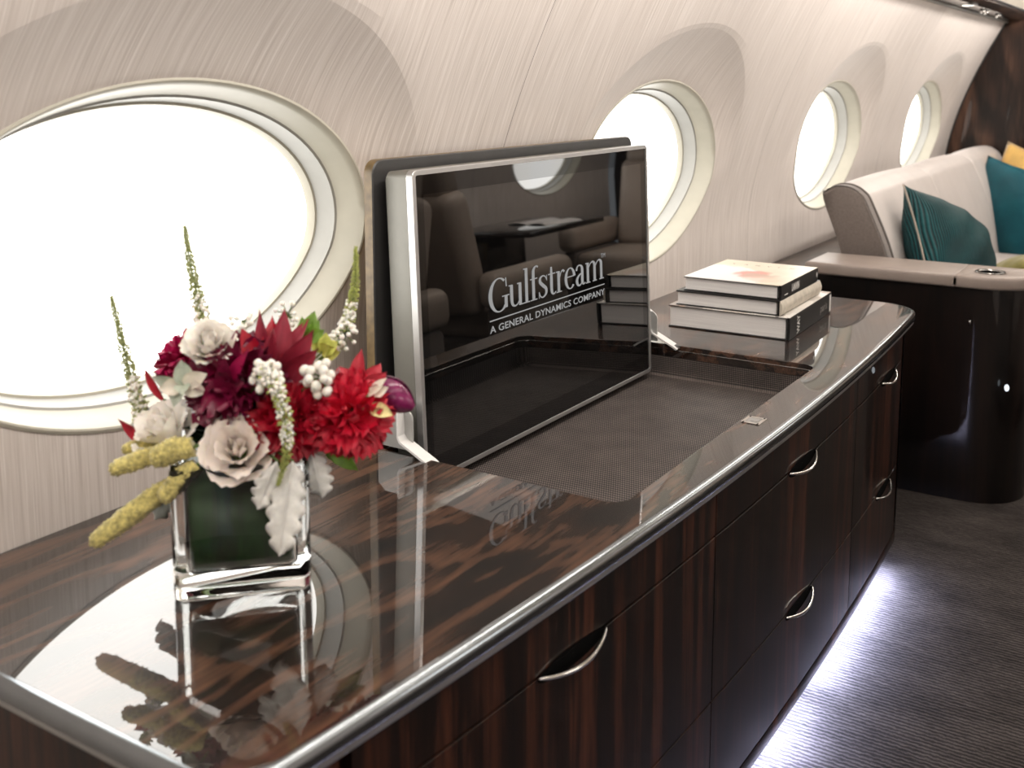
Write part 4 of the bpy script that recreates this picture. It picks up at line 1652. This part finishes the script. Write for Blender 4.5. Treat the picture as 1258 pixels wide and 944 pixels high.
def loft_back(y0, y1, mtl, name, puff=0.006, inset=0.0):
    prof = [(p.x, p.y) for p in catmull([(x, z, 0) for x, z in BACK], 4)]
    cx, cz = -1.02, 0.74
    rows = []
    ys = [(y0, 0.95), (y0 + 0.008, 0.985), (y0 + 0.025, 1.0)] + [(y0 + (y1 - y0) * t, 1.0 + puff * math.sin(PI * t)) for t in np.linspace(0.1, 0.9, 7)] + [(y1 - 0.025, 1.0), (y1 - 0.008, 0.985), (y1, 0.95)]
    for y, s in ys:
        rows.append([(cx + (x - cx) * (s - inset), y, cz + (z - cz) * (s - inset)) for x, z in prof])
    mb = MB()
    mb.grid(rows, True, False, False, True)
    n = len(prof)
    mb.add(rows[0], [tuple(range(n))], False)
    mb.add(rows[-1], [tuple(reversed(range(n)))], False)
    return mb.build(name, mtl, sofa, 60)


loft_back(3.80, 3.86, 'suede_taupe', 'end_panel')
prof = [(p.x, p.y) for p in catmull([(x, z, 0) for x, z in BACK], 4)]
mb = MB()
mb.tube([(x, 3.862, z) for x, z in prof], 0.006, 6)
mb.build('piping', 'piping_grey', sofa)
for y0, y1 in ((3.866, 4.86), (4.866, 5.82), (5.826, SY1)):
    loft_back(y0, y1, 'sofa_leather', 'back_cushion', 0.03)
# shallow stitched channel on each back is left to the gaps; seat cushions and base
for y0, y1 in ((3.86, 4.86), (4.866, 5.82), (5.826, SY1)):
    mb = MB()
    mb.box((-0.70, (y0 + y1) / 2, 0.40), (0.44, y1 - y0 - 0.004, 0.14), 0.035, 4)
    mb.build('seat_cushion', 'sofa_leather', sofa)
mb = MB()
mb.box((-0.78, (3.70 + SY1) / 2, 0.165), (0.56, SY1 - 3.70, 0.33), 0.01)
mb.build('base', 'dark_walnut', sofa)
mb = MB()
mb.box((-1.01, (3.82 + SY1) / 2, 0.36), (0.16, SY1 - 3.84, 0.2), 0.01)
mb.build('back_frame', 'suede_taupe', sofa)

con = thing('arm_console', 'dark glossy wood arm cabinet with leather top at the near end of the sofa', 'console', (0, 0, 0))
AX0, AX1, AY0, AY1 = -1.09, -0.40, 3.50, 3.72
mb = MB()
body = [(AX0, AY1 - 0.005), (AX0, AY0 + 0.02)] + [(AX1 - 0.02 - 0.16 + 0.16 * math.cos(a), AY0 + 0.02 + 0.16 + 0.16 * math.sin(a) * 1.0) for a in np.linspace(-PI / 2, 0, 12)] + [(AX1 - 0.02, AY1 - 0.005)]
mb = plate(body, [], 0.0, 0.688)
mb.build('cabinet_body', 'dark_walnut', con, 30)
# leather top in two lengths with a seam
def arm_top(x0, x1, round_end, name):
    pts = [(x0, AY1), (x0, AY0)]
    if round_end:
        pts += [(x1 - 0.165 + 0.165 * math.cos(a), AY0 + 0.165 + 0.165 * math.sin(a)) for a in np.linspace(-PI / 2, 0, 14)] + [(x1, AY1)]
        holes = [[(-0.548 + 0.052 * math.cos(a), 3.605 + 0.052 * math.sin(a)) for a in np.linspace(0, 2 * PI, 25)[:-1]]]
    else:
        pts += [(x1, AY0), (x1, AY1)]
        holes = []
    mb = plate(pts[::-1], holes, 0.688, 0.728, 0.010)
    o = mb.build(name, 'arm_leather', con, 35)
    return o


arm_top(AX0, -0.6365, False, 'leather_pad')
arm_top(-0.6245, AX1, True, 'leather_pad')
mb = MB()
mb.grid([[(-0.548 + r * math.cos(a), 3.605 + r * math.sin(a), z) for r, z in ((0.044, 0.7285), (0.043, 0.7305), (0.037, 0.7305), (0.034, 0.727))] for a in np.linspace(0, 2 * PI, 29)[:-1]], True, False, True, False)
mb.build('cup_holder', 'dark_chrome', con)
mb = MB()
mb.grid([[(-0.548 + r * math.cos(a), 3.605 + r * math.sin(a), z) for r, z in ((0.0345, 0.727), (0.034, 0.66), (0.001, 0.655))] for a in np.linspace(0, 2 * PI, 29)[:-1]], True, False, True, False)
mb.build('cup_liner', 'black_void', con)
mb = MB()
mb.tube([(AX1 - 0.0195, 3.66, 0.56), (AX1 - 0.0195, 3.71, 0.56)], 0.002, 6)
mb.build('drawer_seam', 'polished_chrome', con)
mb = MB()
mb.ball((-0.470, 3.527, 0.385), (0.007, 0.003, 0.011), 12, 8)
mb.build('indicator_lamp', 'indicator_glow', con)
mb = MB()
mb.box((-0.585, 3.518, 0.575), (0.006, 0.004, 0.02), 0.001, 1)
mb.build('push_button', 'dark_chrome', con)


def pillow(label, loc, rot, size, thick, mtl, pipe=None, seed=1):
    t = thing('throw_pillow', label, 'pillow', loc, 0, 'throw pillows on the sofa')
    t.rotation_euler = rot.to_euler() if isinstance(rot, Matrix) else rot
    rnd = random.Random(seed)
    n = 22
    ph = [rnd.uniform(0, 6) for _ in range(6)]
    mb = MB()
    for side in (1, -1):
        rows = []
        for i in range(n + 1):
            u = -1 + 2 * i / n
            row = []
            for j in range(n + 1):
                v = -1 + 2 * j / n
                # sides draw in a little between the corners
                k = 1 - 0.075 * (1 - abs(v) ** 2) * abs(u) ** 1
                k2 = 1 - 0.075 * (1 - abs(u) ** 2) * abs(v) ** 1
                h = ((1 - u * u) * (1 - v * v)) ** 0.55
                wr = 0.03 * math.sin(5 * u + ph[0]) * math.sin(4 * v + ph[1]) + 0.02 * math.sin(9 * (u + v) + ph[2])
                row.append((u * size / 2 * k, side * thick / 2 * h * (1 + wr * 2), v * size / 2 * k2))
            rows.append(row)
        mb.grid(rows, True)
    mb.build('cover', mtl, t)
    if pipe:
        path = []
        for k in range(4 * n):
            s, q = divmod(k, n)
            w_ = -1 + 2 * q / n
            u, v = ((w_, -1), (1, w_), (-w_, 1), (-1, -w_))[s]
            kk = 1 - 0.075 * (1 - v * v) * abs(u)
            k2 = 1 - 0.075 * (1 - u * u) * abs(v)
            path.append((u * size / 2 * kk, 0, v * size / 2 * k2))
        path.append(path[0])
        mb = MB()
        mb.tube(path, 0.004, 6, False)
        mb.build('piping', pipe, t)
    return t


R_ = math.radians
pillow('dark teal ribbed throw pillow leaning on the near arm of the sofa', (-0.765, 4.12, 0.70), Matrix.Rotation(R_(-30), 3, 'Y') @ Matrix.Rotation(R_(-100), 3, 'Z') @ Matrix.Rotation(R_(-30), 3, 'Y'), 0.43, 0.26, 'teal_dark_silk', 'piping_taupe', 3)
pillow('bright teal throw pillow at the far end of the sofa', (-0.83, 5.94, 0.655), (R_(-16), R_(10), R_(-30)), 0.50, 0.18, 'teal_silk', None, 4)
pillow('golden yellow throw pillow behind the bright teal one', (-0.80, 6.36, 0.675), (R_(-16), R_(14), R_(-28)), 0.54, 0.15, 'yellow_silk', None, 5)
pillow('olive green velvet pillow lying low behind the dark teal one', (-0.64, 4.62, 0.545), (R_(-50), R_(0), R_(-80)), 0.26, 0.12, 'olive_velvet', None, 6)
pillow('small cream pillow beside the olive green one', (-0.55, 4.74, 0.54), (R_(-40), R_(10), R_(-60)), 0.26, 0.10, 'cream_silk', 'piping_grey', 8)

# ------------------------------------------------------------------ club seats and table across the aisle (seen in the screen)


def club_chair(label, loc, rotz):
    t = thing('club_chair', label, 'chair', loc, rotz, 'club chairs across the aisle')
    mb = MB()
    mb.box((0, 0.02, 0.40), (0.50, 0.54, 0.16), 0.05, 4)
    mb.build('seat', 'seat_leather', t)
    M = Matrix.Rotation(R_(14), 4, 'X')
    mb = MB()
    mb.box((0, -0.36, 0.72), (0.50, 0.15, 0.56), 0.06, 4, M)
    mb.build('backrest', 'seat_leather', t)
    mb = MB()
    mb.box((0, -0.425, 1.06), (0.42, 0.13, 0.22), 0.055, 4, M)
    mb.build('headrest', 'seat_leather', t)
    for s in (-1, 1):
        mb = MB()
        mb.box((s * 0.315, -0.05, 0.56), (0.12, 0.66, 0.16), 0.05, 4)
        arm = mb.build('armrest', 'seat_leather', t)
        mb = MB()
        mb.box((s * 0.315, -0.05, 0.28), (0.09, 0.56, 0.40), 0.02, 2)
        mb.build('side_panel', 'suede_taupe', arm)
    mb = MB()
    mb.box((0, -0.02, 0.16), (0.46, 0.46, 0.32), 0.03, 2)
    mb.build('base', 'suede_taupe', t)
    return t


club_chair('beige club chair across the aisle facing the table from the near side', (0.68, 4.05, 0), 0)
club_chair('beige club chair across the aisle facing the table from the far side', (0.72, 5.75, 0), PI)
club_chair('beige club chair across the aisle with its back to another chair', (0.66, 2.95, 0), PI)
tb = thing('folding_table', 'dark glossy table between the club chairs across the aisle', 'table', (0.93, 4.92, 0))
mb = MB()
mb.box((0, 0, 0.70), (0.52, 0.78, 0.03), 0.008, 2)
mb.build('tabletop', 'dark_walnut', tb)
mb = MB()
mb.box((0.22, 0, 0.345), (0.07, 0.5, 0.69), 0.01, 2)
mb.build('pedestal', 'dark_walnut', tb)
mg = thing('magazine', 'open white magazine lying on the dark table across the aisle', 'magazine', (0.86, 4.98, 0.7155), R_(12))
for s in (-1, 1):
    mb = MB()
    rows = [[(s * 0.15 * k / 8, -0.14 + 0.28 * j, 0.001 + 0.012 * math.sin(PI * k / 8) ** 0.7) for j in (0, 1)] for k in range(9)]
    mb.grid(rows)
    o = mb.build('page', 'page_edges', mg)
    md = o.modifiers.new('solid', 'SOLIDIFY')
    md.thickness = 0.002
